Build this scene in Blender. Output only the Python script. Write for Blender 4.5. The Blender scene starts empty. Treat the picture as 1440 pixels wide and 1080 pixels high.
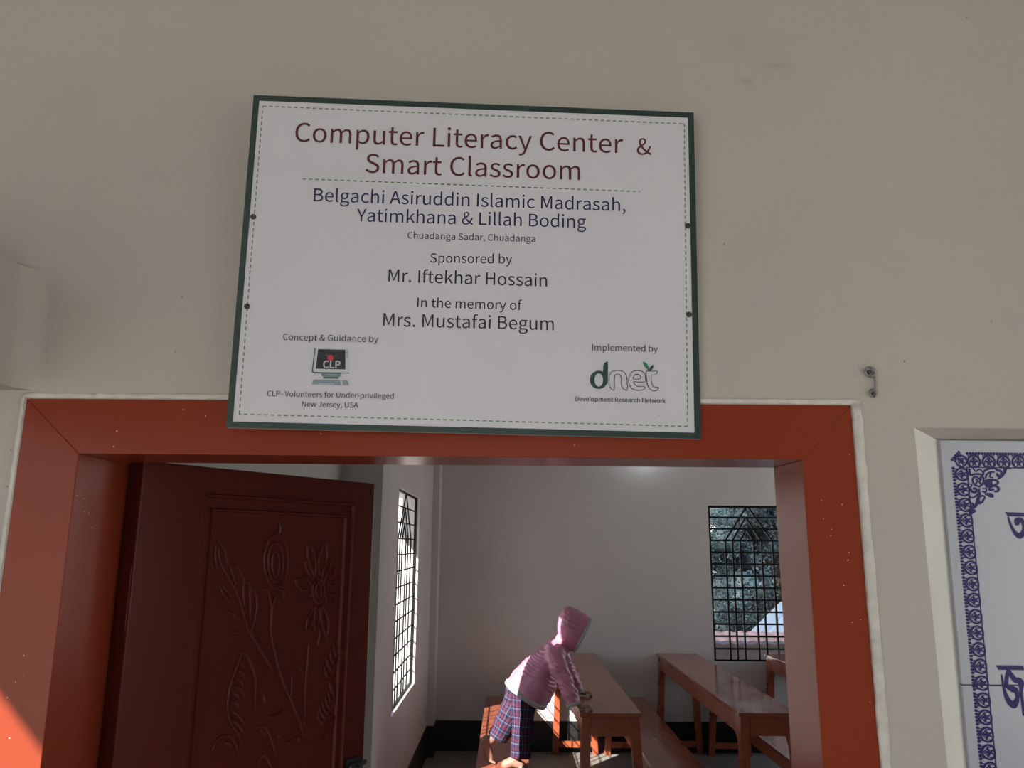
import bpy, bmesh, math, random
from math import radians, sin, cos, pi, sqrt
from mathutils import Vector, Matrix, noise

random.seed(7)
S = bpy.context.scene
COL = S.collection

# ------------------------------------------------------------------ camera, sky, sun, exposure
cam_data = bpy.data.cameras.new('camera')
cam_data.sensor_width = 36.0
cam_data.lens = 1094.0 / 1440.0 * 36.0
cam_data.clip_start = 0.02
cam_data.clip_end = 600.0
cam = bpy.data.objects.new('camera', cam_data)
COL.objects.link(cam)
yaw, pitch, roll = radians(0.18), radians(11.73), radians(0.45)
fw = Vector((sin(yaw) * cos(pitch), cos(yaw) * cos(pitch), sin(pitch)))
rt = Vector((cos(yaw), -sin(yaw), 0))
up = rt.cross(fw)
r2 = rt * cos(roll) + up * sin(roll)
u2 = -rt * sin(roll) + up * cos(roll)
cam.matrix_world = Matrix(((r2.x, u2.x, -fw.x, 0.0), (r2.y, u2.y, -fw.y, -1.05), (r2.z, u2.z, -fw.z, 1.70), (0, 0, 0, 1)))
S.camera = cam

S.view_settings.view_transform = 'Standard'
S.view_settings.look = 'None'
S.view_settings.gamma = 1.0
S.view_settings.use_curve_mapping = False
S.view_settings.exposure = 0.0
try:
    S.cycles.max_bounces = 12
    S.cycles.diffuse_bounces = 7
    S.cycles.sample_clamp_indirect = 6.0
except Exception:
    pass

SKY = 2.05
SUN = 17.0
world = bpy.data.worlds.new('sky')
S.world = world
world.use_nodes = True
nt = world.node_tree
nt.nodes.clear()
out = nt.nodes.new('ShaderNodeOutputWorld')
bg = nt.nodes.new('ShaderNodeBackground')
tc = nt.nodes.new('ShaderNodeTexCoord')
sep = nt.nodes.new('ShaderNodeSeparateXYZ')
ramp = nt.nodes.new('ShaderNodeValToRGB')
nt.links.new(tc.outputs['Generated'], sep.inputs[0])
nt.links.new(sep.outputs['Z'], ramp.inputs[0])
ramp.color_ramp.elements[0].position = 0.0
ramp.color_ramp.elements[0].color = (1.0, 0.98, 0.94, 1)
ramp.color_ramp.elements[1].position = 0.75
ramp.color_ramp.elements[1].color = (0.38, 0.52, 0.78, 1)
e = ramp.color_ramp.elements.new(0.22)
e.color = (0.86, 0.90, 0.95, 1)
nt.links.new(ramp.outputs[0], bg.inputs['Color'])
bg.inputs['Strength'].default_value = SKY
nt.links.new(bg.outputs[0], out.inputs['Surface'])

sd = bpy.data.lights.new('sun', 'SUN')
sd.energy = SUN
sd.angle = radians(0.35)
sd.color = (1.0, 0.93, 0.82)
sun = bpy.data.objects.new('sun', sd)
COL.objects.link(sun)
sun.location = (-8, -12, 12)
sun.rotation_euler = Vector((1.0, 1.30, -1.06)).to_track_quat('-Z', 'Y').to_euler()

# ------------------------------------------------------------------ helpers
def tag(o, label=None, cat=None, group=None, kind=None):
    if label: o['label'] = label
    if cat: o['category'] = cat
    if group: o['group'] = group
    if kind: o['kind'] = kind
    return o

def empty(name, loc=(0, 0, 0), rz=0.0):
    o = bpy.data.objects.new(name, None)
    o.empty_display_size = 0.1
    o.location = loc
    o.rotation_euler = (0, 0, rz)
    COL.objects.link(o)
    return o

class MB:
    """Collects shapes; build() links them as one mesh object."""
    def __init__(self):
        self.v = []; self.f = []
    def add(self, vs, fs):
        b = len(self.v)
        self.v += [tuple(p) for p in vs]
        self.f += [tuple(i + b for i in f) for f in fs]
    def box(self, x0, x1, y0, y1, z0, z1):
        self.add([(x0, y0, z0), (x1, y0, z0), (x1, y1, z0), (x0, y1, z0), (x0, y0, z1), (x1, y0, z1), (x1, y1, z1), (x0, y1, z1)],
                 [(0, 3, 2, 1), (4, 5, 6, 7), (0, 1, 5, 4), (1, 2, 6, 5), (2, 3, 7, 6), (3, 0, 4, 7)])
    def bar(self, a, b, w, h, upv=(0, 0, 1)):
        a, b = Vector(a), Vector(b)
        d = (b - a).normalized()
        s = d.cross(Vector(upv))
        if s.length < 1e-4: s = d.cross(Vector((1, 0, 0)))
        s.normalize(); t = s.cross(d)
        vs = []
        for p in (a, b):
            for i, j in ((-1, -1), (1, -1), (1, 1), (-1, 1)):
                vs.append(p + s * (i * w / 2) + t * (j * h / 2))
        self.add(vs, [(0, 1, 2, 3), (7, 6, 5, 4), (0, 4, 5, 1), (1, 5, 6, 2), (2, 6, 7, 3), (3, 7, 4, 0)])
    def prism(self, poly, fn, d0, d1):
        n = len(poly)
        vs = [fn(p[0], p[1], d0) for p in poly] + [fn(p[0], p[1], d1) for p in poly]
        fs = [tuple(range(n)), tuple(range(2 * n - 1, n - 1, -1))]
        for i in range(n):
            j = (i + 1) % n
            fs.append((i, i + n, j + n, j))
        self.add(vs, fs)
    def loft(self, rings, cap=True):
        n = len(rings[0]); b = len(self.v)
        for r in rings: self.v += [tuple(p) for p in r]
        for k in range(len(rings) - 1):
            for i in range(n):
                j = (i + 1) % n
                self.f.append((b + k * n + i, b + k * n + j, b + (k + 1) * n + j, b + (k + 1) * n + i))
        if cap:
            self.f.append(tuple(b + i for i in range(n - 1, -1, -1)))
            self.f.append(tuple(b + (len(rings) - 1) * n + i for i in range(n)))
    def tube(self, pts, rad, n=10, round_ends=True, closed=False):
        P = [Vector(p) for p in pts]
        R = list(rad) if hasattr(rad, '__len__') else [rad] * len(P)
        m = len(P)
        T = []
        for i in range(m):
            if closed: d = P[(i + 1) % m] - P[i - 1]
            else: d = P[min(i + 1, m - 1)] - P[max(i - 1, 0)]
            if d.length < 1e-9: d = Vector((0, 0, 1))
            T.append(d.normalized())
        a = Vector((0, 0, 1)) if abs(T[0].z) < 0.9 else Vector((1, 0, 0))
        x = T[0].cross(a).normalized()
        rings = []
        def ring(c, x, y, r): return [c + (x * cos(2 * pi * k / n) + y * sin(2 * pi * k / n)) * r for k in range(n)]
        for i in range(m):
            x = (x - T[i] * x.dot(T[i])).normalized()
            y = T[i].cross(x)
            if i == 0 and round_ends and not closed:
                for q in (80, 55, 28):
                    rings.append(ring(P[0] - T[0] * (R[0] * sin(radians(q))), x, y, R[0] * cos(radians(q))))
            rings.append(ring(P[i], x, y, R[i]))
            if i == m - 1 and round_ends and not closed:
                for q in (28, 55, 80):
                    rings.append(ring(P[i] + T[i] * (R[i] * sin(radians(q))), x, y, R[i] * cos(radians(q))))
        if closed:
            rings.append(rings[0])
            self.loft(rings, cap=False)
        else:
            self.loft(rings)
    def ball(self, c, r, n=16, m=10, rot=None):
        c = Vector(c)
        rx, ry, rz = r if hasattr(r, '__len__') else (r, r, r)
        rings = []
        for k in range(1, m):
            t = pi * k / m
            rg = []
            for i in range(n):
                v = Vector((rx * sin(t) * cos(2 * pi * i / n), ry * sin(t) * sin(2 * pi * i / n), -rz * cos(t)))
                rg.append(c + (rot @ v if rot else v))
            rings.append(rg)
        self.loft(rings)
    def build(self, name, mat, parent=None, smooth=False, bevel=0.0, weld=False):
        me = bpy.data.meshes.new(name)
        me.from_pydata(self.v, [], self.f)
        bm = bmesh.new(); bm.from_mesh(me)
        if weld: bmesh.ops.remove_doubles(bm, verts=bm.verts, dist=1e-5)
        bmesh.ops.recalc_face_normals(bm, faces=bm.faces)
        bm.to_mesh(me); bm.free()
        me.materials.append(mat)
        o = bpy.data.objects.new(name, me)
        COL.objects.link(o)
        if parent: o.parent = parent
        if smooth:
            for p in me.polygons: p.use_smooth = True
        if bevel > 0:
            b = o.modifiers.new('edge', 'BEVEL'); b.width = bevel; b.segments = 2; b.limit_method = 'ANGLE'; b.angle_limit = radians(40)
        return o

def evaluated(o, name, mat, parent=None, smooth=True):
    """Bake an object's modifiers or curve fill into a plain mesh object."""
    dg = bpy.context.evaluated_depsgraph_get()
    me = bpy.data.meshes.new_from_object(o.evaluated_get(dg))
    bpy.data.objects.remove(o)
    me.name = name
    me.materials.clear(); me.materials.append(mat)
    for p in me.polygons: p.use_smooth = smooth
    n = bpy.data.objects.new(name, me)
    COL.objects.link(n)
    if parent: n.parent = parent
    return n

def fuse(mb, name, mat, parent, voxel, smooth=3, crease=0.0, scale=0.05):
    o = mb.build('tmp', mat)
    r = o.modifiers.new('r', 'REMESH'); r.mode = 'VOXEL'; r.voxel_size = voxel
    s = o.modifiers.new('s', 'SMOOTH'); s.iterations = smooth; s.factor = 0.5
    if crease:
        tx = bpy.data.textures.new('folds', 'CLOUDS'); tx.noise_scale = scale; tx.noise_depth = 1; tx.noise_basis = 'ORIGINAL_PERLIN'
        d = o.modifiers.new('d', 'DISPLACE'); d.texture = tx; d.strength = crease; d.mid_level = 0.5; d.texture_coords = 'LOCAL'
    bpy.context.view_layer.update()
    return evaluated(o, name, mat, parent)

def plate(loops, name, mat, parent, y, depth=0.0003, offset=0.0, beziers=None, smooth=False):
    """A flat filled shape in the local XZ plane, DEPTH thick, its front face towards -Y."""
    cu = bpy.data.curves.new('tmp', 'CURVE'); cu.dimensions = '2D'; cu.fill_mode = 'BOTH'
    cu.extrude = depth / 2; cu.offset = offset; cu.resolution_u = 4
    for L in loops or []:
        sp = cu.splines.new('POLY'); sp.points.add(len(L) - 1)
        for i, q in enumerate(L): sp.points[i].co = (q[0], q[1], 0, 1)
        sp.use_cyclic_u = True
    for L in beziers or []:
        sp = cu.splines.new('BEZIER'); sp.bezier_points.add(len(L) - 1)
        for i, q in enumerate(L):
            b = sp.bezier_points[i]; b.handle_left_type = b.handle_right_type = 'FREE'
            b.handle_left = (q[0], q[1], 0); b.co = (q[2], q[3], 0); b.handle_right = (q[4], q[5], 0)
        sp.use_cyclic_u = True
    o = bpy.data.objects.new('tmp', cu); COL.objects.link(o)
    bpy.context.view_layer.update()
    n = evaluated(o, name, mat, parent, smooth)
    for v in n.data.vertices:
        x, yy, z = v.co
        v.co = (x, y - z, yy)
    return n

LAYER = [0]
def lift():
    LAYER[0] = (LAYER[0] + 1) % 89
    return LAYER[0] * 3.5e-6

def ribbon(mb, pts, w, y, t=0.0004):
    """A flat brush stroke of varying width in the XZ plane with round ends."""
    n = len(pts); W = list(w) if hasattr(w, '__len__') else [w] * n
    # resample smoothly (Catmull-Rom)
    P = []; R = []
    for i in range(n - 1):
        p0, p1, p2, p3 = pts[max(i - 1, 0)], pts[i], pts[i + 1], pts[min(i + 2, n - 1)]
        for k in range(5):
            s = k / 5
            P.append(tuple(0.5 * (2 * p1[c] + (p2[c] - p0[c]) * s + (2 * p0[c] - 5 * p1[c] + 4 * p2[c] - p3[c]) * s * s + (3 * p1[c] - p0[c] - 3 * p2[c] + p3[c]) * s ** 3) for c in (0, 1)))
            R.append(W[i] + (W[i + 1] - W[i]) * s)
    P.append(tuple(pts[-1])); R.append(W[-1])
    L, Rr = [], []
    for i in range(len(P)):
        a, b = P[max(i - 1, 0)], P[min(i + 1, len(P) - 1)]
        dx, dz = b[0] - a[0], b[1] - a[1]; l = max(1e-9, sqrt(dx * dx + dz * dz))
        nx, nz = -dz / l * R[i] / 2, dx / l * R[i] / 2
        L.append((P[i][0] + nx, P[i][1] + nz)); Rr.append((P[i][0] - nx, P[i][1] - nz))
    for i in range(len(P) - 1):
        mb.prism([L[i], L[i + 1], Rr[i + 1], Rr[i]], lambda x, z, d: (x, d, z), y - t - lift(), y)
    for e in (0, -1):
        c = P[e]; r = R[e] / 2
        mb.prism([(c[0] + r * cos(a * pi / 6), c[1] + r * sin(a * pi / 6)) for a in range(12)], lambda x, z, d: (x, d, z), y - t - lift(), y)

def smooth_line(pts, k=5, closed=False):
    n = len(pts); out = []
    for i in range(n if closed else n - 1):
        g = (lambda j: pts[j % n]) if closed else (lambda j: pts[min(max(j, 0), n - 1)])
        p0, p1, p2, p3 = g(i - 1), g(i), g(i + 1), g(i + 2)
        for q in range(k):
            s = q / k
            out.append(tuple(0.5 * (2 * p1[c] + (p2[c] - p0[c]) * s + (2 * p0[c] - 5 * p1[c] + 4 * p2[c] - p3[c]) * s * s + (3 * p1[c] - p0[c] - 3 * p2[c] + p3[c]) * s ** 3) for c in range(len(p1))))
    if not closed: out.append(tuple(pts[-1]))
    return out

# ------------------------------------------------------------------ materials
def mat(name, color, rough=0.5, spec=0.5, var=0.0, vscale=3.0, bump=0.0, bscale=40.0, flecks=None, metallic=0.0, coat=0.0, sheen=0.0, rvar=0.0, rscale=6.0, stretch=None, fleck_scale=90.0, fleck_cut=0.055):
    m = bpy.data.materials.new(name); m.use_nodes = True
    t = m.node_tree; b = t.nodes['Principled BSDF']
    c4 = (*color, 1)
    b.inputs['Base Color'].default_value = c4
    b.inputs['Roughness'].default_value = rough
    b.inputs['Specular IOR Level'].default_value = spec
    b.inputs['Metallic'].default_value = metallic
    b.inputs['Coat Weight'].default_value = coat
    b.inputs['Sheen Weight'].default_value = sheen
    tc = t.nodes.new('ShaderNodeTexCoord'); co = tc.outputs['Object']
    if stretch:
        mp = t.nodes.new('ShaderNodeMapping'); mp.inputs['Scale'].default_value = stretch
        t.links.new(co, mp.inputs[0]); co = mp.outputs[0]
    last = None
    if var > 0:
        n = t.nodes.new('ShaderNodeTexNoise'); n.inputs['Scale'].default_value = vscale; n.inputs['Detail'].default_value = 6
        t.links.new(co, n.inputs['Vector'])
        r = t.nodes.new('ShaderNodeValToRGB')
        r.color_ramp.elements[0].position = 0.3; r.color_ramp.elements[1].position = 0.7
        r.color_ramp.elements[0].color = tuple(max(0, x * (1 - var)) for x in color) + (1,)
        r.color_ramp.elements[1].color = tuple(min(1, x * (1 + var)) for x in color) + (1,)
        t.links.new(n.outputs['Fac'], r.inputs[0]); last = r.outputs[0]
    if flecks:
        vo = t.nodes.new('ShaderNodeTexVoronoi'); vo.inputs['Scale'].default_value = fleck_scale
        nn = t.nodes.new('ShaderNodeTexNoise'); nn.inputs['Scale'].default_value = 7
        t.links.new(tc.outputs['Object'], vo.inputs['Vector']); t.links.new(tc.outputs['Object'], nn.inputs['Vector'])
        lt = t.nodes.new('ShaderNodeMath'); lt.operation = 'LESS_THAN'; lt.inputs[1].default_value = fleck_cut
        gt = t.nodes.new('ShaderNodeMath'); gt.operation = 'GREATER_THAN'; gt.inputs[1].default_value = 0.56
        mu = t.nodes.new('ShaderNodeMath'); mu.operation = 'MULTIPLY'
        t.links.new(vo.outputs['Distance'], lt.inputs[0]); t.links.new(nn.outputs['Fac'], gt.inputs[0])
        t.links.new(lt.outputs[0], mu.inputs[0]); t.links.new(gt.outputs[0], mu.inputs[1])
        mx = t.nodes.new('ShaderNodeMix'); mx.data_type = 'RGBA'
        t.links.new(mu.outputs[0], mx.inputs['Factor'])
        if last: t.links.new(last, mx.inputs['A'])
        else: mx.inputs['A'].default_value = c4
        mx.inputs['B'].default_value = (*flecks, 1); last = mx.outputs['Result']
    if last: t.links.new(last, b.inputs['Base Color'])
    if rvar > 0:
        n = t.nodes.new('ShaderNodeTexNoise'); n.inputs['Scale'].default_value = rscale; n.inputs['Detail'].default_value = 4
        t.links.new(co, n.inputs['Vector'])
        mr = t.nodes.new('ShaderNodeMapRange'); mr.inputs['From Min'].default_value = 0.35; mr.inputs['From Max'].default_value = 0.65
        mr.inputs['To Min'].default_value = max(0.02, rough - rvar); mr.inputs['To Max'].default_value = rough + rvar
        t.links.new(n.outputs['Fac'], mr.inputs['Value']); t.links.new(mr.outputs[0], b.inputs['Roughness'])
    if bump > 0:
        n = t.nodes.new('ShaderNodeTexNoise'); n.inputs['Scale'].default_value = bscale; n.inputs['Detail'].default_value = 5
        t.links.new(co, n.inputs['Vector'])
        bp = t.nodes.new('ShaderNodeBump'); bp.inputs['Strength'].default_value = bump; bp.inputs['Distance'].default_value = 0.01
        t.links.new(n.outputs['Fac'], bp.inputs['Height']); t.links.new(bp.outputs[0], b.inputs['Normal'])
    return m

M_PLASTER = mat('cream plaster', (0.425, 0.396, 0.362), 0.75, 0.25, var=0.05, vscale=2.2, bump=0.16, bscale=70, flecks=(0.16, 0.13, 0.10), fleck_scale=26, fleck_cut=0.03)
M_MORTAR = mat('rough pale mortar', (0.56, 0.545, 0.51), 0.85, 0.2, var=0.12, vscale=40, bump=0.35, bscale=90)
M_BEVEL_LIT = mat('lit bevel plaster', (0.66, 0.655, 0.62), 0.8, 0.2, var=0.03, vscale=6, bump=0.08, bscale=50)  # plaster made paler: light on the recess sides put into the colour
M_ROOM = mat('grey washed room plaster', (0.60, 0.585, 0.585), 0.55, 0.4, var=0.03, vscale=1.5, bump=0.06, bscale=40)
M_CEIL = mat('white ceiling paint', (0.62, 0.61, 0.58), 0.8, 0.2, var=0.03)
M_SKIRT = mat('black skirting paint', (0.012, 0.011, 0.012), 0.45, 0.4, var=0.3, vscale=8)
M_FLOOR = mat('grey cement floor', (0.20, 0.195, 0.18), 0.5, 0.4, var=0.25, vscale=2.5, bump=0.1, bscale=30)
M_VFLOOR = mat('worn cement verandah floor', (0.11, 0.105, 0.10), 0.6, 0.3, var=0.15, vscale=2.0)
M_FRAME = mat('red oxide gloss paint', (0.215, 0.036, 0.016), 0.22, 0.17, var=0.08, vscale=2.0, bump=0.03, bscale=12, flecks=(0.62, 0.45, 0.36), fleck_scale=75, fleck_cut=0.070)
M_DOOR = mat('dark red door varnish', (0.080, 0.0125, 0.007), 0.30, 0.22, var=0.1, vscale=3.0, bump=0.02, bscale=10)
M_DESK = mat('red brown desk paint', (0.31, 0.074, 0.034), 0.30, 0.5, var=0.07, vscale=5.0, bump=0.02, bscale=16, rvar=0.04, rscale=9, stretch=(1, 0.25, 1))
M_DESKTOP = mat('worn glossy desk top', (0.29, 0.085, 0.050), 0.14, 0.42, var=0.08, vscale=4.0, bump=0.035, bscale=8, rvar=0.05, rscale=5, stretch=(2.0, 0.5, 1))
M_IRON = mat('black iron bar', (0.006, 0.006, 0.007), 0.55, 0.2)
M_BOARD = mat('white printed sign face', (0.56, 0.565, 0.62), 0.35, 0.4, var=0.02, vscale=6, flecks=(0.25, 0.22, 0.2), fleck_scale=26, fleck_cut=0.022)
M_GREEN = mat('dark green printed border', (0.018, 0.040, 0.036), 0.35, 0.4)
M_DASH = mat('leaf green dashes', (0.10, 0.20, 0.08), 0.4, 0.4)
M_MAROON = mat('maroon lettering', (0.085, 0.014, 0.022), 0.4, 0.4)
M_NAVY = mat('navy lettering', (0.020, 0.018, 0.085), 0.4, 0.4)
M_SLATE = mat('slate lettering', (0.045, 0.045, 0.075), 0.4, 0.4)
M_INK = mat('black lettering', (0.022, 0.022, 0.026), 0.4, 0.4)
M_PALE = mat('pale grey lettering', (0.42, 0.45, 0.48), 0.4, 0.4)
M_SCREW = mat('rusty screw head', (0.055, 0.045, 0.04), 0.5, 0.5, var=0.4, vscale=300, metallic=0.4)
M_CASE = mat('printed monitor case', (0.50, 0.54, 0.56), 0.4)
M_CEDGE = mat('printed monitor edge', (0.07, 0.08, 0.09), 0.4)
M_SCREEN = mat('printed black screen', (0.010, 0.010, 0.016), 0.4)
M_RED = mat('printed red disc', (0.50, 0.02, 0.035), 0.4)
M_DKGREEN = mat('printed dark green shape', (0.010, 0.045, 0.028), 0.4)
M_LEAFG = mat('printed green leaf', (0.02, 0.20, 0.09), 0.4)
M_TEAL = mat('printed dark teal letter', (0.010, 0.050, 0.045), 0.4)
M_STAND = mat('printed blue grey stand', (0.13, 0.20, 0.24), 0.4)
M_KEYB = mat('printed keyboard', (0.20, 0.26, 0.31), 0.4)
M_TILE = mat('white glazed tile', (0.38, 0.405, 0.465), 0.18, 0.5, var=0.02)
M_BLUE = mat('cobalt blue glaze', (0.012, 0.010, 0.105), 0.30, 0.3)
M_STEEL = mat('dull grey metal', (0.20, 0.20, 0.21), 0.45, 0.5, var=0.3, vscale=200, metallic=0.6)
M_BRASS = mat('dark latch metal', (0.05, 0.055, 0.06), 0.4, 0.5, metallic=0.7)

def smudged(m, spots):
    """Faint grey hand smears on the plaster, at fixed spots of the wall."""
    t = m.node_tree; b = t.nodes['Principled BSDF']
    src = b.inputs['Base Color'].links[0].from_socket
    tc = t.nodes.new('ShaderNodeTexCoord')
    for (x, z, rx, rz, k) in spots:
        mp = t.nodes.new('ShaderNodeMapping'); mp.vector_type = 'POINT'
        mp.inputs['Location'].default_value = (-x / rx, 0, -z / rz); mp.inputs['Scale'].default_value = (1 / rx, 0, 1 / rz)
        nz = t.nodes.new('ShaderNodeTexNoise'); nz.inputs['Scale'].default_value = 30
        t.links.new(tc.outputs['Object'], nz.inputs['Vector'])
        ln = t.nodes.new('ShaderNodeVectorMath'); ln.operation = 'LENGTH'
        t.links.new(tc.outputs['Object'], mp.inputs[0]); t.links.new(mp.outputs[0], ln.inputs[0])
        ad = t.nodes.new('ShaderNodeMath'); ad.operation = 'ADD'
        t.links.new(ln.outputs['Value'], ad.inputs[0]); t.links.new(nz.outputs['Fac'], ad.inputs[1])
        mr = t.nodes.new('ShaderNodeMapRange'); mr.inputs['From Min'].default_value = 0.5; mr.inputs['From Max'].default_value = 1.5
        mr.inputs['To Min'].default_value = k; mr.inputs['To Max'].default_value = 0.0
        t.links.new(ad.outputs[0], mr.inputs['Value'])
        mx = t.nodes.new('ShaderNodeMix'); mx.data_type = 'RGBA'
        t.links.new(mr.outputs[0], mx.inputs['Factor']); t.links.new(src, mx.inputs['A']); mx.inputs['B'].default_value = (0.30, 0.27, 0.24, 1)
        src = mx.outputs['Result']
    t.links.new(src, b.inputs['Base Color'])
smudged(M_PLASTER, [(0.40, 2.412, 0.030, 0.009, 0.5), (0.352, 2.386, 0.016, 0.010, 0.45), (0.34, 2.45, 0.02, 0.03, 0.2), (0.60, 1.73, 0.006, 0.004, 0.4)])

# ------------------------------------------------------------------ data measured from the place
SIGN = [0.63438,0.47773,-0.0548,-0.025,2.08499,0.03148,0.01066,0.03728]
TEXT = [["Computer Literacy Center",[-254.58,170.05],[213.35,171.06],"maroon",0],["&",[233.29,169.79],[254.73,170.14],"maroon",0],["Smart Classroom",[-153.1,127.12],[151.44,127.53],"maroon",0],["Belgachi Asiruddin Islamic Madrasah,",[-222.6,81.85],[216.26,83.11],"navy",0],["Yatimkhana & Lillah Boding",[-161.42,54.38],[160.33,56.03],"navy",0],["Chuadanga Sadar, Chuadanga",[-89.55,31.82],[88.75,32.9],"slate",0],["Sponsored by",[-56.79,-1.99],[56.87,0.13],"ink",0],["Mr. Iftekhar Hossain",[-113.21,-31.4],[106.04,-31.51],"ink",0],["In the memory of",[-72.13,-66.46],[71.62,-66.28],"ink",0],["Mrs. Mustafai Begum",[-117.53,-94.61],[116.04,-93.52],"ink",0],["Concept & Guidance by",[-251.02,-118.02],[-122.79,-117.53],"ink",0],["CLP- Volunteers for Under-privileged",[-266.48,-195.22],[-98.38,-194.46],"ink",0],["New Jersey, USA",[-219.67,-208.28],[-145.15,-207.95],"ink",0],["Implemented by",[169.27,-120.36],[259.95,-119.85],"ink",0],["Development Research Network",[146.75,-191.11],[269.87,-190.85],"ink",8],["CLP",[-194.56,-154.94],[-171.89,-154.81],"pale",22]]
DASH = [[-303.12,222.28],[303.1,220.45],[299.36,-221.86],[-301.26,-220.5]]
DIV = [[-239.89,114.22],[237.37,113.47]]
SCREW = [[-303.56,55.74],[-302.37,-72.78],[305.06,64.6],[304.31,-65.58]]
D_OUT = [[190.66,-160.85],[190.35,-163.68],[189.43,-166.39],[187.96,-168.83],[186.0,-170.89],[183.66,-172.46],[181.06,-173.47],[178.32,-173.86],[175.58,-173.61],[172.97,-172.75],[170.63,-171.3],[168.68,-169.35],[167.21,-166.99],[166.29,-164.33],[165.97,-161.52],[166.28,-158.69],[167.18,-155.97],[168.65,-153.52],[170.6,-151.45],[172.94,-149.87],[175.56,-148.85],[178.31,-148.46],[181.06,-148.7],[183.67,-149.57],[186.02,-151.03],[187.98,-152.99],[189.45,-155.36],[190.36,-158.03]]
D_IN = [[184.16,-161.24],[184.01,-163.29],[183.58,-165.25],[182.88,-167.01],[181.96,-168.49],[180.85,-169.61],[179.61,-170.32],[178.32,-170.59],[177.02,-170.39],[175.78,-169.74],[174.67,-168.68],[173.75,-167.25],[173.05,-165.53],[172.62,-163.6],[172.47,-161.56],[172.61,-159.51],[173.04,-157.55],[173.74,-155.79],[174.66,-154.31],[175.77,-153.18],[177.01,-152.46],[178.31,-152.19],[179.61,-152.39],[180.85,-153.04],[181.96,-154.11],[182.89,-155.54],[183.58,-157.27],[184.01,-159.2]]
D_STEM = [[184.17,-149.18],[184.39,-141.47],[185.7,-137.9],[187.87,-136.07],[190.81,-135.11],[190.66,-162.16],[190.0,-166.01],[183.94,-167.81]]
N = [[192.4,-159.93],[193.17,-153.87],[196.44,-149.39],[201.33,-147.71],[206.77,-147.56],[212.2,-148.95],[215.65,-153.26],[217.13,-160.35],[217.16,-174.02],[213.16,-173.15],[210.57,-170.38],[209.4,-166.04],[209.33,-158.37],[208.04,-154.01],[204.79,-152.24],[201.75,-153.09],[200.0,-156.98],[199.54,-163.02],[199.4,-173.95],[195.83,-173.28],[193.13,-170.3],[192.38,-166.49]]
E = [[242.0,-161.87],[242.28,-155.82],[241.02,-150.91],[237.79,-147.7],[231.8,-146.76],[225.8,-148.03],[221.42,-152.55],[219.42,-159.19],[219.71,-165.21],[222.38,-170.61],[227.24,-173.54],[232.66,-174.27],[238.09,-173.47],[241.92,-170.63],[239.23,-168.19],[234.87,-169.07],[230.0,-167.89],[227.09,-165.01],[226.24,-162.52],[234.93,-162.72]]
E2 = [[225.73,-158.14],[226.52,-154.61],[229.04,-152.12],[232.3,-151.92],[235.23,-153.82],[235.85,-156.55],[233.88,-158.47],[229.53,-158.92]]
TT = [[243.89,-147.53],[243.7,-155.24],[244.39,-162.9],[246.28,-168.88],[250.04,-172.93],[254.36,-174.46],[258.51,-173.25],[260.08,-169.27],[256.06,-169.16],[252.5,-167.07],[250.7,-162.73],[250.32,-157.25],[250.81,-153.06],[255.18,-152.28],[257.7,-151.0],[258.51,-147.12],[250.33,-147.13]]
LEAF1 = [[239.33,-134.41],[243.36,-135.95],[246.37,-139.74],[247.29,-145.78],[244.36,-144.21],[241.13,-140.43]]
LEAF2 = [[253.49,-138.21],[252.78,-142.87],[249.79,-146.48],[247.62,-145.88],[249.53,-140.97]]
CASE = [[-206.51,-128.05],[-161.73,-128.21],[-159.43,-160.68],[-205.8,-161.82],[-208.72,-160.02],[-208.0,-149.16],[-207.51,-136.81]]
CEDGE = [[-207.53,-127.64],[-206.24,-127.89],[-207.15,-142.61],[-208.08,-158.99],[-206.13,-160.96],[-159.58,-160.54],[-158.95,-161.68],[-205.87,-162.97],[-208.91,-161.47],[-209.61,-159.32],[-208.56,-142.65]]
SCR = [[-203.04,-129.41],[-166.42,-129.23],[-164.89,-156.28],[-204.32,-156.29]]
RED = [[-181.66,-140.8],[-181.87,-142.42],[-182.68,-143.81],[-183.95,-144.76],[-185.5,-145.12],[-187.08,-144.85],[-188.46,-143.97],[-189.42,-142.63],[-189.83,-141.03],[-189.62,-139.42],[-188.81,-138.02],[-187.54,-137.07],[-186.0,-136.71],[-184.41,-136.98],[-183.03,-137.86],[-182.06,-139.2]]
GREEN = [[[-191.53,-132.72],[-187.24,-133.69],[-188.79,-137.15],[-190.04,-139.95],[-193.34,-137.86]],[[-181.27,-138.97],[-179.27,-136.88],[-175.85,-137.37],[-179.01,-141.45],[-181.22,-142.24]],[[-186.5,-146.02],[-182.33,-144.96],[-179.05,-146.75],[-184.99,-147.65]],[[-177.08,-144.3],[-175.69,-143.9],[-175.77,-146.08],[-176.9,-146.11]]]
BTN = [[[-164.95,-130.13],[-162.68,-130.21],[-162.62,-131.23],[-164.89,-131.15]],[[-164.81,-132.53],[-162.54,-132.62],[-162.49,-133.63],[-164.76,-133.55]],[[-164.68,-134.94],[-162.41,-135.02],[-162.35,-136.03],[-164.62,-135.95]],[[-164.54,-137.33],[-162.28,-137.42],[-162.22,-138.43],[-164.49,-138.35]],[[-164.41,-139.73],[-162.14,-139.81],[-162.09,-140.83],[-164.35,-140.75]]]
STAND = [[-197.13,-162.3],[-169.72,-161.91],[-170.59,-165.1],[-173.96,-167.72],[-192.9,-168.24],[-195.88,-165.44]]
SBASE = [[-193.63,-167.82],[-173.63,-167.28],[-173.52,-169.29],[-193.51,-169.69]]
SHI = [[-190.4,-163.12],[-176.34,-163.03],[-176.77,-165.27],[-188.85,-165.6]]
KEYB = [[-206.41,-171.12],[-171.29,-171.25],[-169.01,-178.01],[-208.42,-178.0]]
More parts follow.
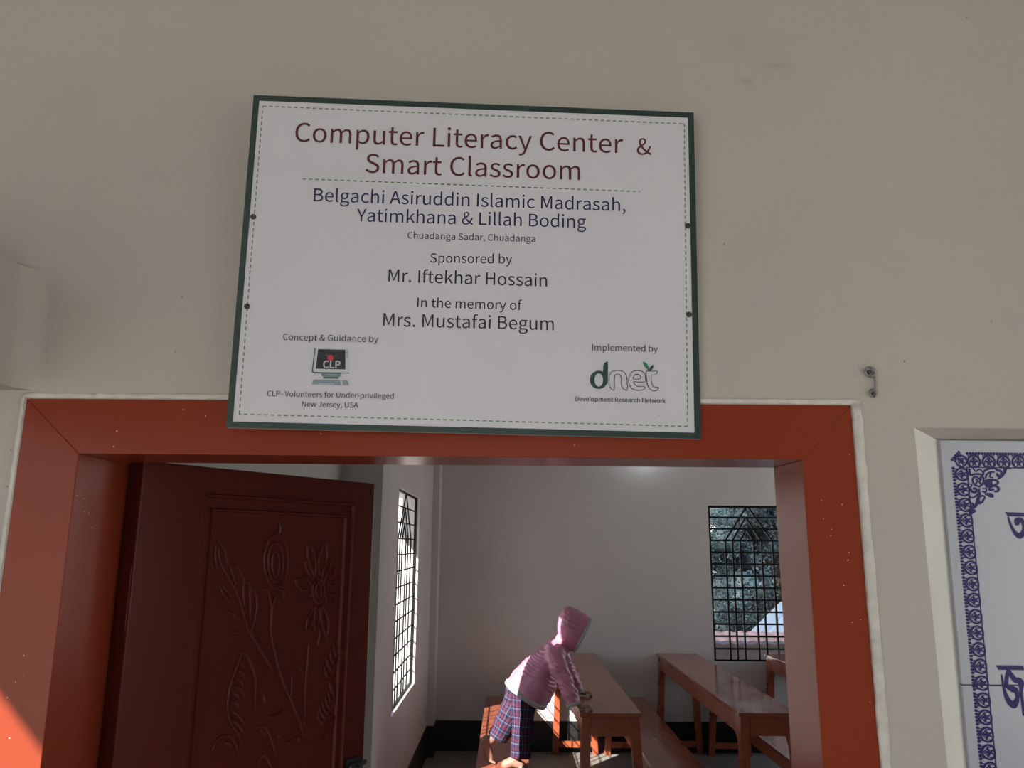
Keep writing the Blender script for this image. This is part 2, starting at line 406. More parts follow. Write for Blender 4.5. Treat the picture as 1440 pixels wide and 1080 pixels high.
KHI = [[-199.98,-176.33],[-178.94,-176.2],[-178.61,-177.05],[-200.35,-177.2]]
PAD = [[-168.48,-171.31],[-160.74,-171.32],[-158.78,-177.52],[-166.71,-177.74]]
DOOR = [-0.553,0.131,0.505,0.9823]
CARVE = [[[142.5,1703.2],[153.8,1690.6],[162.2,1669.4],[171.8,1662.9],[183.7,1660.5],[192.9,1647.5],[199.2,1636.6],[207.2,1636.3],[212.2,1625.4],[222.3,1618.5],[228.4,1596.6],[225.3,1571.1],[221.1,1558.7],[220.9,1546.0]],[[142.3,1692.7],[146.5,1675.8],[154.2,1661.1],[180.5,1626.6],[199.6,1589.8],[216.5,1550.6]],[[169.5,1660.8],[181.2,1633.0]],[[197.8,1636.6],[198.5,1615.3],[203.2,1593.8]],[[210.9,1625.4],[213.6,1601.7],[217.0,1573.8]],[[137.9,1698.9],[137.5,1678.0],[143.1,1659.2]],[[154.3,1633.9],[166.7,1623.0],[176.3,1611.1]],[[151.7,1629.9],[161.0,1617.0],[172.7,1605.6]],[[172.4,1590.4],[180.5,1585.8],[186.3,1579.1]],[[183.5,1554.4],[189.7,1556.6],[197.7,1554.3]],[[215.9,1556.5],[228.1,1540.7],[243.5,1520.1],[260.6,1499.1],[271.6,1485.0]],[[289.6,1670.0],[289.6,1658.2],[287.8,1647.3],[284.3,1638.0],[279.3,1631.0],[273.2,1626.7],[266.4,1625.5],[259.5,1627.2],[252.8,1631.9],[246.7,1639.1],[241.8,1648.4],[238.3,1659.1],[236.4,1670.6],[236.2,1682.1],[237.8,1692.8],[241.1,1702.1],[245.9,1709.3],[251.9,1713.9],[258.6,1715.6],[265.7,1714.1],[272.6,1709.6],[278.8,1702.4],[283.9,1692.9],[287.6,1681.9],[289.6,1670.0]],[[279.4,1667.8],[279.4,1657.3],[277.7,1647.9],[274.5,1640.5],[270.0,1635.9],[264.8,1634.4],[259.3,1636.2],[254.1,1641.1],[249.7,1648.6],[246.5,1658.0],[244.7,1668.3],[244.6,1678.6],[246.2,1688.0],[249.4,1695.4],[253.7,1700.2],[258.9,1701.9],[264.4,1700.3],[269.7,1695.5],[274.3,1687.9],[277.6,1678.4],[279.4,1667.8]],[[270.2,1665.7],[270.3,1657.5],[269.1,1650.6],[266.9,1646.0],[263.9,1644.5],[260.7,1646.2],[257.7,1650.9],[255.3,1657.8],[254.0,1665.9],[253.9,1674.1],[255.1,1681.0],[257.3,1685.6],[260.2,1687.2],[263.4,1685.6],[266.5,1680.9],[268.9,1673.9],[270.2,1665.7]],[[262.4,1738.5],[266.9,1730.6],[266.3,1718.0]],[[228.8,1622.6],[241.1,1624.2],[253.0,1616.7]],[[269.5,1623.1],[281.5,1619.3],[285.6,1604.5]],[[251.5,1617.2],[255.7,1601.6],[259.9,1586.1],[261.2,1555.4],[264.1,1537.8]],[[269.0,1612.0],[261.8,1596.9],[259.9,1586.1]],[[259.2,1561.7],[264.0,1539.6],[272.2,1517.2],[282.7,1487.9],[296.3,1462.5],[316.6,1429.4],[333.7,1400.7],[349.7,1369.7]],[[204.4,1524.1],[214.1,1518.9],[223.5,1503.3],[235.1,1479.0],[238.2,1453.6],[239.9,1426.5]],[[204.4,1524.1],[195.2,1498.3],[187.1,1477.0],[184.4,1453.3],[188.4,1424.7],[204.4,1402.0]],[[205.1,1503.4],[208.7,1502.5],[209.4,1498.7]],[[202.0,1494.5],[207.8,1491.0],[210.8,1484.5]],[[197.9,1483.7],[206.4,1478.1],[212.2,1469.6]],[[195.2,1471.9],[206.3,1465.4],[214.7,1455.9]],[[191.0,1462.3],[199.3,1458.5],[204.8,1451.9]],[[191.0,1449.3],[199.2,1445.9],[204.6,1439.7]],[[191.0,1436.2],[205.6,1425.5],[217.6,1411.8]],[[192.4,1422.1],[207.0,1410.7],[219.0,1396.4]],[[201.6,1404.5],[210.7,1395.0],[216.9,1382.8]],[[162.2,1380.6],[170.3,1395.4],[187.1,1399.2],[200.6,1388.8],[211.4,1368.9]],[[184.5,1387.9],[192.1,1386.5],[198.9,1380.2]],[[246.1,1401.8],[259.9,1398.4],[275.3,1379.0],[290.6,1347.0]],[[254.8,1395.1],[263.8,1385.3]],[[255.4,1449.0],[257.5,1440.3],[261.3,1437.7]],[[266.6,1415.9],[280.8,1411.5],[300.0,1419.0]],[[292.0,1380.2],[295.7,1376.3]],[[314.0,1495.2],[321.0,1501.1]],[[326.4,1489.4],[334.9,1478.4]],[[313.4,1363.5],[333.4,1368.3],[343.0,1360.1]],[[314.4,1473.2],[316.6,1429.4]],[[254.0,1344.2],[263.8,1354.5],[282.3,1331.2]],[[380.2,1615.2],[380.0,1608.5],[378.3,1602.5],[375.3,1597.8],[371.4,1595.0],[366.9,1594.1],[362.2,1595.4],[357.9,1598.7],[354.2,1603.6],[351.7,1609.7],[350.5,1616.4],[350.6,1623.0],[352.3,1629.0],[355.1,1633.7],[359.0,1636.6],[363.5,1637.6],[368.2,1636.4],[372.6,1633.1],[376.3,1628.2],[378.9,1622.0],[380.2,1615.2]],[[372.3,1615.5],[372.1,1609.4],[370.5,1604.5],[367.8,1601.9],[364.7,1602.1],[361.6,1605.0],[359.3,1609.9],[358.1,1616.1],[358.3,1622.2],[359.9,1627.0],[362.5,1629.7],[365.7,1629.6],[368.8,1626.7],[371.1,1621.7],[372.3,1615.5]],[[355.8,1642.0],[355.7,1660.1],[350.7,1677.5],[334.1,1698.9],[334.8,1674.9],[342.9,1658.2],[355.8,1642.0]],[[367.3,1642.9],[377.4,1659.4],[381.7,1676.8],[374.9,1701.6],[362.1,1679.1],[361.8,1661.3],[367.3,1642.9]],[[373.1,1639.2],[383.4,1647.2],[390.4,1656.6],[392.8,1671.7],[379.4,1660.6],[374.6,1650.4],[373.1,1639.2]],[[378.8,1629.5],[392.2,1635.8],[401.6,1644.3],[405.5,1660.1],[387.8,1651.1],[381.2,1641.3],[378.8,1629.5]],[[380.6,1618.7],[392.0,1618.2],[401.0,1620.6],[408.1,1629.7],[392.9,1630.0],[385.5,1625.7],[380.6,1618.7]],[[381.5,1606.8],[385.3,1597.3],[392.6,1591.9],[409.7,1593.5],[404.1,1606.0],[394.4,1608.5],[381.5,1606.8]],[[376.9,1589.4],[374.8,1571.6],[377.7,1554.1],[392.1,1530.9],[394.5,1554.5],[388.2,1572.0],[376.9,1589.4]],[[368.3,1587.5],[361.5,1575.6],[358.6,1563.0],[362.7,1545.0],[371.4,1560.7],[371.8,1573.8],[368.3,1587.5]],[[358.8,1586.9],[348.4,1576.4],[342.1,1564.7],[342.2,1546.7],[355.5,1560.4],[359.2,1573.0],[358.8,1586.9]],[[349.9,1619.9],[341.6,1631.8],[330.3,1638.4],[308.9,1636.4],[319.9,1621.5],[333.2,1618.2],[349.9,1619.9]],[[352.2,1605.8],[340.5,1609.0],[330.2,1608.8],[319.3,1601.7],[334.5,1597.9],[344.0,1600.2],[352.2,1605.8]],[[350.9,1635.1],[347.7,1646.6],[341.8,1657.3],[328.3,1669.6],[332.8,1654.4],[340.5,1644.4],[350.9,1635.1]],[[372.0,1548.4],[373.7,1534.4],[371.6,1520.7]],[[348.8,1522.9],[348.8,1491.3],[347.3,1464.6],[348.6,1428.9],[350.6,1384.7]],[[421.7,1520.7],[424.7,1508.6],[436.3,1497.5]],[[410.6,1512.3],[413.5,1500.3],[425.0,1489.3]],[[403.2,1501.4],[406.0,1489.5],[417.5,1478.4]],[[395.8,1490.6],[398.6,1478.7],[410.0,1467.7]],[[390.1,1479.7],[393.0,1467.9],[404.2,1456.9]],[[405.3,1450.3],[408.2,1438.4],[419.6,1427.2]],[[410.8,1442.7],[413.7,1430.8],[425.1,1419.5]],[[403.4,1432.2],[406.3,1420.4],[417.6,1409.1]],[[396.8,1425.2],[399.7,1413.4],[410.9,1402.2]],[[390.0,1418.3],[392.8,1406.6],[403.9,1395.3]],[[384.3,1410.2],[387.1,1398.5],[398.1,1387.3]],[[379.5,1402.0],[382.3,1390.4],[393.3,1379.1]],[[427.9,1505.9],[420.8,1492.5],[409.3,1485.6]],[[422.3,1490.0],[415.2,1476.8],[403.9,1470.0]],[[414.3,1472.3],[407.3,1459.2],[396.1,1452.7]],[[420.2,1427.5],[413.2,1414.8],[402.0,1408.6]],[[417.7,1416.4],[410.8,1403.8],[399.6,1397.6]],[[428.9,1398.6],[421.9,1386.1],[410.6,1380.0]],[[421.4,1388.4],[414.5,1376.0],[403.3,1370.0]],[[414.0,1378.3],[407.1,1366.0],[396.0,1360.1]],[[408.3,1368.0],[401.5,1355.8],[390.5,1350.1]]]
MOULD = [[112.9,1772.0],[445.0,1779.5],[126.6,1754.3],[425.7,1751.9]]
LATCH = [483.7,1296.1]
PLQ = {"tile":[603.68,1850.09],"tileB":[597.76,1423.69],"joint":[594.14,1525.1],"rowTL":[638.14,1832.39],"rowB":[635.8,1811.34],"rowc":[[647.66,1821.54],[668.69,1821.41],[689.51,1821.09],[709.82,1820.76]],"colc":[[626.83,1801.8],[625.53,1780.99],[624.65,1759.58]],"colL":[615.92,1801.51],"colR":[638.19,1801.69],"colbot":[[611.12,1428.03],[632.29,1428.17]],"corner":[628.59,1822.37]}
ORN = [[[[651.21,1784.78],[644.81,1787.58],[642.58,1793.29],[644.99,1797.61],[648.89,1798.12],[652.41,1795.28],[655.68,1798.65],[658.3,1796.28],[657.04,1789.59],[651.21,1784.78]],20],[[[647.6,1795.24],[649.68,1792.39],[646.95,1789.51]],16],[[[654.82,1795.3],[651.97,1791.46],[654.05,1788.61]],16],[[[639.97,1808.59],[640.55,1800.92],[646.44,1801.93],[653.18,1801.98],[657.89,1801.06],[659.89,1805.87],[667.57,1809.77],[677.27,1810.33]],22],[[[645.38,1809.59],[648.8,1805.78],[653.95,1808.7],[658.33,1804.9]],16],[[[661.29,1797.26],[663.78,1802.07],[668.93,1804.99],[673.75,1805.03]],18],[[[677.95,1807.94],[683.51,1806.06],[683.89,1801.27],[679.81,1799.33],[677.74,1802.18]],30],[[[688.91,1810.91],[686.78,1801.3],[678.39,1795.49]],16],[[[697.54,1810.5],[691.69,1809.97],[689.06,1804.19]],20],[[[637.72,1788.48],[640.97,1787.55],[638.62,1783.73]],14],[[[638.3,1780.87],[641.71,1777.1],[646.61,1778.09],[646.08,1781.88],[643.21,1781.86]],26],[[[650.88,1781.92],[649.27,1776.21],[640.85,1769.51],[635.8,1771.37]],16],[[[635.69,1770.42],[636.28,1762.86],[639.89,1761.0],[638.51,1757.22]],18],[[[650.23,1776.22],[647.23,1766.73],[643.5,1759.15],[637.23,1754.39],[634.69,1748.73],[640.73,1751.59]],34],[[[658.48,1789.6],[662.66,1792.5],[666.62,1793.48],[667.13,1789.67],[661.88,1785.82]],40],[[[669.62,1794.46],[675.27,1793.55],[677.82,1790.71],[674.59,1787.82],[666.46,1783.95],[665.05,1780.14],[669.96,1781.13]],24],[[[655.68,1781.96],[660.48,1782.0],[658.96,1777.24],[655.24,1778.16]],16],[[[669.68,1786.83],[677.02,1784.04],[676.45,1779.28],[672.5,1778.3]],24],[[[650.53,1770.54],[654.58,1772.46],[657.12,1769.64],[653.82,1765.83]],18],[[[659.59,1774.4],[665.34,1774.44],[667.88,1771.62],[663.2,1772.53]],30],[[[649.88,1764.86],[648.49,1761.07],[653.6,1763.94]],16],[[[637.34,1798.03],[636.38,1789.42]],10],[[[636.49,1781.81],[635.21,1770.41]],10],[[[669.9,1804.99],[667.18,1798.27],[670.92,1797.34]],14]]
LET = [[[[682.41,1750.36],[729.31,1749.28],[728.62,1743.97],[686.02,1744.6]]],[[[646.23,1550.0],[681.94,1549.89],[682.78,1543.92],[648.92,1544.13]]]]
LSTR = [[[[686.2,1743.64],[687.25,1737.88],[688.7,1732.13],[692.32,1723.54],[698.49,1718.33],[705.01,1723.64],[706.39,1732.27],[703.58,1739.45],[698.2,1739.4],[697.23,1735.55]],[1.5,3,3.4,5,8.5,6.5,5.4,6.5,7.5,7]],[[[662.39,1544.22],[658.65,1534.41],[657.65,1524.65],[663.92,1520.71],[669.16,1517.66],[669.47,1508.86],[663.82,1500.92],[657.45,1506.14],[653.73,1517.82],[652.15,1538.09]],[5,5,5,9,7,5,9.5,7,4,1.6]],[[[662.83,1542.44],[668.82,1532.26],[676.23,1529.2],[675.61,1516.82],[675.44,1488.76]],[4,7.5,9,4,3.5]]]
HOOK = [[0.4979,0.0,1.9389],[0.504,0.0,1.9244],[0.4997,0.0,1.9088]]
TORSO = [[[-0.0065,3.8,0.904],[0.2177,3.8,0.7656],0.15],[[0.0266,3.8,0.9599],[0.2553,3.8,0.811],0.152],[[0.0872,3.8,1.0243],[0.2848,3.8,0.8743],0.148],[[0.1461,3.8,1.0729],[0.2977,3.8,0.9498],0.142],[[0.1968,3.8,1.1055],[0.3232,3.8,1.0099],0.138],[[0.2349,3.8,1.1381],[0.3531,3.8,1.0623],0.118],[[0.2689,3.8,1.1627],[0.3787,3.8,1.0987],0.085]]
SLR = [[0.2743,3.68,1.0776,0.058],[0.2921,3.64,1.0209,0.054],[0.327,3.62,0.9511,0.048],[0.3572,3.6,0.8824,0.045],[0.3744,3.595,0.8307,0.04]]
SLL = [[0.3186,3.92,1.0544,0.056],[0.365,3.97,0.9652,0.05],[0.3974,4.0,0.9029,0.045],[0.4292,4.02,0.8419,0.041],[0.4377,4.02,0.8213,0.038]]
HOOD = [[[0.4953,3.8,1.2785],[0.3913,3.8,1.0867],0.078],[[0.4614,3.8,1.3049],[0.3723,3.8,1.0906],0.088],[[0.4147,3.8,1.3313],[0.3533,3.8,1.0985],0.094],[[0.3721,3.8,1.3475],[0.3323,3.8,1.1145],0.094],[[0.3378,3.8,1.3348],[0.3175,3.8,1.1306],0.085],[[0.312,3.8,1.2976],[0.307,3.8,1.1508],0.068],[[0.2989,3.8,1.2443],[0.3008,3.8,1.1751],0.04]]
PR = [[0.0997,3.76,0.8838,0.078],[0.0978,3.75,0.7997,0.07],[0.092,3.74,0.6858,0.062],[0.0843,3.735,0.5724,0.06],[0.0825,3.73,0.5132,0.06]]
PL = [[0.0719,3.85,0.8683,0.078],[0.0389,3.855,0.7597,0.072],[-0.0149,3.855,0.6607,0.066],[-0.0438,3.858,0.6089,0.06],[-0.054,3.858,0.5893,0.061]]
BODY = {"pelvis":[0.0962,3.8,0.8928],"belly":[0.18,3.8,0.9689],"chest":[0.2728,3.8,1.0617],"neck":[0.3281,3.8,1.1266],"head":[0.3795,3.8,1.2041],"kneeR":[0.092,3.745,0.6924],"ankR":[0.0602,3.73,0.513],"kneeL":[0.014,3.855,0.7082],"ankL":[-0.0894,3.855,0.582],"heelL":[-0.1396,3.855,0.5777],"toeL":[-0.0962,3.855,0.4616]}
HEMTOP = [0.0266,3.8,0.9599]
GLYPH = {
"&": [238,[[[44,-5,91,-5,121,-5],[145,7,165,25,186,10],[206,0,224,-5,227,4],[229,13,232,22,218,26],[201,34,184,47,204,73],[219,104,229,138,219,138],[209,138,199,138,191,109],[179,84,163,63,139,83],[115,108,98,135,127,155],[156,177,156,211,156,241],[137,261,105,261,70,261],[47,235,47,201,47,182],[53,162,63,141,37,123],[13,101,13,67,13,25]],[[118,64,144,42,129,29],[112,21,95,21,66,21],[44,40,44,68,44,88],[58,104,76,118,94,91]],[[110,172,86,156,78,172],[74,187,74,201,74,222],[86,239,106,239,123,239],[130,225,130,210,130,187]]]],
",": [98,[[[24,-60,26,-67,58,-53],[77,-27,77,7,77,30],[67,44,50,44,37,44],[26,36,26,22,26,8],[37,-1,50,-1,51,-1],[52,0,54,0,53,-21],[40,-38,19,-48,21,-54]]]],
"-": [121,[[[16,94,16,86,46,86],[76,86,106,86,106,94],[106,102,106,110,76,110],[46,110,16,110,16,102]]]],
".": [97,[[[36,-5,49,-5,61,-5],[72,5,72,20,72,34],[61,44,49,44,36,44],[26,34,26,20,26,5]]]],
"A": [213,[[[30,86,1,0,12,0],[23,0,34,0,42,26],[51,52,59,78,90,78],[121,78,153,78,161,52],[169,26,177,0,189,0],[200,0,211,0,182,86],[153,171,124,257,112,257],[100,257,88,257,59,171]],[[93,104,67,104,71,117],[75,130,79,144,89,173],[97,200,105,230,106,230],[106,230,106,230,115,201],[123,173,132,144,136,130],[141,117,145,104,119,104]]]],
"B": [230,[[[35,86,35,0,63,0],[90,0,117,0,174,0],[214,25,214,75,214,110],[193,131,162,137,162,137],[162,138,162,138,186,146],[200,168,200,194,200,239],[163,257,111,257,86,257],[61,257,35,257,35,171]],[[80,148,68,148,68,176],[68,203,68,231,81,231],[94,231,107,231,147,231],[168,220,168,190,168,164],[150,148,106,148,93,148]],[[83,26,68,26,68,58],[68,90,68,123,83,123],[97,123,112,123,158,123],[182,108,182,76,182,42],[157,26,112,26,97,26]]]],
"C": [223,[[[68,-5,132,-5,165,-5],[190,9,211,32,205,39],[199,46,193,53,176,35],[158,24,133,24,84,24],[54,64,54,129,54,193],[86,233,134,233,157,233],[173,223,187,209,193,216],[199,223,204,230,190,246],[165,261,134,261,69,261],[20,211,20,128,20,45]]]],
"D": [241,[[[35,86,35,0,57,0],[79,0,101,0,178,0],[220,48,220,129,220,211],[178,257,99,257,78,257],[57,257,35,257,35,171]],[[77,27,68,27,68,95],[68,162,68,230,77,230],[87,230,97,230,157,230],[187,194,187,129,187,64],[157,27,97,27,87,27]]]],
"G": [242,[[[69,-5,136,-5,171,-5],[199,8,215,25,215,61],[215,97,215,133,187,133],[159,133,131,133,131,124],[131,115,131,106,149,106],[167,106,186,106,186,84],[186,61,186,39,175,29],[158,24,139,24,84,24],[54,64,54,129,54,193],[87,233,139,233,165,233],[181,222,194,209,200,216],[206,223,212,230,197,245],[174,261,138,261,70,261],[20,211,20,128,20,45]]]],
"H": [255,[[[35,86,35,0,46,0],[57,0,68,0,68,40],[68,81,68,121,107,121],[147,121,187,121,187,81],[187,40,187,0,198,0],[209,0,220,0,220,86],[220,171,220,257,209,257],[198,257,187,257,187,221],[187,185,187,149,147,149],[107,149,68,149,68,185],[68,221,68,257,57,257],[46,257,35,257,35,171]]]],
"I": [102,[[[35,86,35,0,46,0],[57,0,68,0,68,86],[68,171,68,257,57,257],[46,257,35,257,35,171]]]],
"J": [187,[[[50,-5,83,-5,133,-5],[154,31,154,75,154,136],[154,196,154,257,143,257],[132,257,121,257,121,197],[121,138,121,78,121,40],[107,24,80,24,61,24],[47,32,35,53,28,47],[20,42,12,36,27,9]]]],
"L": [190,[[[35,86,35,0,84,0],[132,0,180,0,180,9],[180,18,180,28,143,28],[105,28,68,28,68,104],[68,180,68,257,57,257],[46,257,35,257,35,171]]]],
"M": [284,[[[35,86,35,0,45,0],[55,0,64,0,64,47],[64,95,64,142,64,164],[62,195,60,218,61,218],[61,218,62,218,69,198],[75,179,82,159,99,115],[115,70,131,26,138,26],[145,26,153,26,169,70],[185,115,201,159,208,179],[215,198,222,218,222,218],[223,218,223,218,221,195],[219,164,219,142,219,95],[219,47,219,0,229,0],[239,0,249,0,249,86],[249,171,249,257,236,257],[223,257,210,257,194,211],[177,165,161,119,155,102],[150,84,143,66,143,66],[142,66,142,66,136,84],[130,102,123,119,107,165],[91,211,74,257,61,257],[48,257,35,257,35,171]]]],
"N": [253,[[[35,86,35,0,46,0],[56,0,66,0,66,45],[66,90,66,135,66,162],[63,189,62,215,62,215],[63,215,63,215,73,197],[82,180,91,162,122,108],[153,54,185,0,196,0],[207,0,218,0,218,86],[218,171,218,257,208,257],[197,257,187,257,187,212],[187,168,187,123,187,97],[189,68,192,42,191,42],[190,42,190,42,181,60],[171,77,162,95,131,149],[100,203,68,257,57,257],[46,257,35,257,35,171]]]],
"P": [222,[[[35,86,35,0,46,0],[57,0,68,0,68,34],[68,68,68,102,82,102],[96,102,110,102,166,102],[204,127,204,181,204,237],[166,257,109,257,84,257],[60,257,35,257,35,171]],[[80,129,68,129,68,162],[68,196,68,230,80,230],[92,230,104,230,150,230],[172,219,172,181,172,145],[151,129,106,129,93,129]]]],
"R": [222,[[[82,135,68,135,68,167],[68,199,68,230,82,230],[96,230,111,230,151,230],[173,218,173,185,173,151],[151,135,111,135,96,135]],[[155,36,176,0,188,0],[200,0,213,0,191,37],[169,75,147,112,182,121],[205,145,205,185,205,238],[168,257,116,257,89,257],[62,257,35,257,35,171],[35,86,35,0,46,0],[57,0,68,0,68,36],[68,73,68,109,83,109],[98,109,114,109,135,73]]]],
"S": [208,[[[70,-5,106,-5,160,-5],[194,28,194,68,194,106],[171,124,141,137,129,142],[116,147,104,153,84,161],[62,171,62,196,62,218],[81,233,110,233,133,233],[152,224,168,209,174,216],[179,223,185,230,167,248],[140,261,110,261,63,261],[29,233,29,193,29,156],[57,138,81,127,93,122],[105,117,118,111,142,100],[161,92,161,65,161,41],[141,24,107,24,80,24],[54,36,36,56,30,48],[23,41,17,33,39,10]]]],
"U": [253,[[[74,-5,126,-5,179,-5],[218,23,218,106,218,156],[218,206,218,257,208,257],[198,257,187,257,187,206],[187,156,187,105,187,43],[160,24,126,24,93,24],[67,43,67,105,67,156],[67,206,67,257,56,257],[45,257,34,257,34,206],[34,156,34,106,34,23]]]],
"V": [202,[[[55,86,82,0,95,0],[107,0,120,0,147,86],[174,171,201,257,190,257],[179,257,168,257,155,210],[141,164,127,118,118,88],[112,63,102,33,102,33],[101,33,101,33,91,63],[85,88,76,118,62,164],[48,210,34,257,23,257],[12,257,0,257,28,171]]]],
"Y": [186,[[[77,33,77,0,87,0],[98,0,109,0,109,33],[109,66,109,99,135,152],[160,204,186,257,175,257],[164,257,153,257,142,232],[131,208,120,184,112,165],[103,147,94,128,93,128],[93,128,92,128,83,147],[76,165,67,184,56,208],[45,232,34,257,23,257],[11,257,0,257,25,204],[51,152,77,99,77,66]]]],
"a": [197,[[[44,-5,76,-5,99,-5],[121,8,139,23,139,23],[140,23,140,23,141,15],[142,8,143,0,152,0],[160,0,169,0,169,39],[169,78,169,117,169,164],[150,195,103,195,72,195],[46,181,29,170,33,163],[37,155,41,148,56,158],[76,168,98,168,129,168],[137,145,137,120,56,111],[21,91,21,49,21,15]],[[103,21,85,21,66,21],[51,30,51,51,51,76],[73,92,137,99,137,81],[137,64,137,46,119,30]]]],
"b": [216,[[[98,-5,116,-5,159,-5],[199,33,199,98,199,157],[172,195,123,195,102,195],[81,183,63,168,63,180],[64,191,64,202,64,228],[64,253,64,279,54,279],[43,279,32,279,32,186],[32,93,32,0,41,0],[49,0,58,0,59,7],[60,13,61,20,61,20],[62,20,62,20,78,5]],[[142,22,111,22,98,22],[81,27,64,42,64,75],[64,109,64,142,82,159],[99,168,115,168,151,168],[165,140,165,98,165,51]]]],
"c": [178,[[[57,-5,107,-5,130,-5],[152,5,169,19,164,26],[159,34,155,41,143,30],[127,22,110,22,75,22],[51,51,51,95,51,139],[76,168,111,168,126,168],[138,161,149,152,154,159],[160,166,165,173,152,185],[134,195,110,195,61,195],[18,158,18,95,18,32]]]],
"d": [217,[[[49,-5,97,-5,120,-5],[140,8,155,22,155,22],[155,22,156,22,157,15],[158,7,159,0,167,0],[176,0,185,0,185,93],[185,186,185,279,174,279],[163,279,153,279,153,254],[153,230,153,206,153,195],[154,184,154,173,138,187],[123,195,101,195,57,195],[19,157,19,95,19,32]],[[121,22,104,22,71,22],[51,49,51,95,51,139],[76,168,106,168,122,168],[137,162,153,148,153,115],[153,82,153,48,137,31]]]],
"e": [194,[[[58,-5,109,-5,135,-5],[155,4,172,15,168,22],[164,29,160,36,146,27],[131,21,113,21,77,21],[52,47,50,88,92,88],[135,88,178,88,179,92],[179,99,179,106,179,160],[152,195,103,195,60,195],[18,157,18,95,18,32]],[[83,110,49,110,53,148],[77,169,104,169,134,169],[151,149,151,110,117,110]]]],
"f": [113,[[[12,172,12,164,20,164],[29,164,37,164,37,109],[37,55,37,0,48,0],[59,0,69,0,69,55],[69,109,69,164,83,164],[96,164,110,164,110,173],[110,181,110,190,96,190],[83,190,69,190,69,200],[69,210,69,220,69,245],[78,258,96,258,103,258],[111,256,118,252,120,261],[122,269,125,277,116,281],[105,283,93,283,55,283],[37,259,37,221,37,210],[37,200,37,190,29,190],[20,189,12,188,12,180]]]],
"g": [197,[[[50,-88,96,-88,155,-88],[193,-57,193,-22,193,10],[170,23,126,23,114,23],[101,23,89,23,63,23],[56,32,56,44,56,55],[61,61,68,67,76,63],[87,60,96,60,135,60],[166,86,166,126,166,143],[159,157,150,166,163,166],[176,166,189,166,189,174],[189,182,189,190,167,190],[145,190,123,190,116,193],[107,195,96,195,58,195],[25,169,25,127,25,104],[37,86,50,76,50,76],[50,75,50,75,40,68],[29,55,29,39,29,24],[36,14,46,8,46,7],[46,7,46,6,28,-5],[18,-20,18,-37,18,-69]],[[118,82,96,82,74,82],[56,99,56,127,56,155],[74,172,96,172,119,172],[137,155,137,127,137,99]],[[138,-65,101,-65,66,-65],[46,-53,46,-32,46,-21],[51,-10,65,0,74,-2],[83,-3,90,-3,101,-3],[112,-3,123,-3,148,-3],[161,-9,161,-27,161,-47]]]],
"h": [213,[[[32,93,32,0,43,0],[54,0,64,0,64,46],[64,92,64,138,83,157],[97,167,116,167,141,167],[152,152,152,116,152,77],[152,39,152,0,163,0],[174,0,184,0,184,40],[184,80,184,120,184,169],[166,195,126,195,100,195],[81,181,63,163,63,176],[64,189,64,202,64,228],[64,253,64,279,54,279],[43,279,32,279,32,186]]]],
"i": [96,[[[32,63,32,0,43,0],[54,0,64,0,64,63],[64,127,64,190,54,190],[43,190,32,190,32,127]],[[36,229,48,229,61,229],[70,238,70,251,70,263],[61,271,48,271,36,271],[27,263,27,251,27,238]]]],
"k": [193,[[[32,93,32,0,43,0],[53,0,64,0,64,17],[64,33,64,50,76,64],[88,78,99,92,118,61],[137,31,155,0,167,0],[178,0,190,0,166,38],[142,76,118,113,139,139],[160,165,181,190,169,190],[158,190,146,190,119,157],[92,123,65,90,65,90],[64,90,64,90,64,153],[64,216,64,279,53,279],[43,279,32,279,32,186]]]],
"l": [100,[[[42,-5,66,-5,75,-5],[80,-3,84,-2,83,6],[81,15,80,23,76,22],[75,22,73,22,68,22],[64,26,64,36,64,117],[64,198,64,279,54,279],[43,279,32,279,32,198],[32,118,32,38,32,11]]]],
"m": [325,[[[32,63,32,0,43,0],[54,0,64,0,64,46],[64,92,64,138,82,158],[98,167,112,167,136,167],[147,152,147,116,147,77],[147,39,147,0,158,0],[169,0,179,0,179,46],[179,92,179,138,197,158],[213,167,227,167,251,167],[263,152,263,116,263,77],[263,39,263,0,273,0],[284,0,294,0,294,40],[294,80,294,120,294,169],[276,195,237,195,214,195],[194,180,174,159,166,181],[151,195,121,195,99,195],[79,181,62,162,62,162],[62,162,62,162,61,172],[60,181,58,190,50,190],[41,190,32,190,32,127]]]],
"n": [214,[[[32,63,32,0,43,0],[54,0,64,0,64,46],[64,92,64,138,83,157],[97,167,116,167,141,167],[152,152,152,116,152,77],[152,39,152,0,163,0],[174,0,184,0,184,40],[184,80,184,120,184,169],[166,195,126,195,100,195],[80,181,62,162,62,162],[62,162,62,162,61,172],[60,181,58,190,50,190],[41,190,32,190,32,127]]]],
"o": [212,[[[60,-5,106,-5,153,-5],[194,32,194,95,194,158],[153,195,106,195,60,195],[18,158,18,95,18,32]],[[139,22,106,22,73,22],[51,51,51,95,51,139],[73,168,106,168,139,168],[161,139,161,95,161,51]]]],
"p": [217,[[[32,10,32,-80,43,-80],[54,-80,64,-80,64,-59],[64,-37,64,-16,64,-5],[64,6,63,18,81,3],[99,-5,116,-5,159,-5],[199,33,199,98,199,157],[172,195,123,195,101,195],[79,182,62,168,62,168],[62,168,62,168,61,175],[60,183,58,190,50,190],[41,190,32,190,32,100]],[[142,22,111,22,98,22],[81,27,64,42,64,75],[64,109,64,142,83,159],[99,168,115,168,151,168],[165,140,165,98,165,51]]]],
"r": [135,[[[32,63,32,0,43,0],[54,0,64,0,64,41],[64,81,64,122,77,154],[96,166,112,166,120,166],[124,165,131,163,133,172],[135,182,137,191,131,194],[125,195,116,195,95,195],[76,180,62,155,62,155],[62,155,62,155,61,167],[60,179,58,190,50,190],[41,190,32,190,32,127]]]],
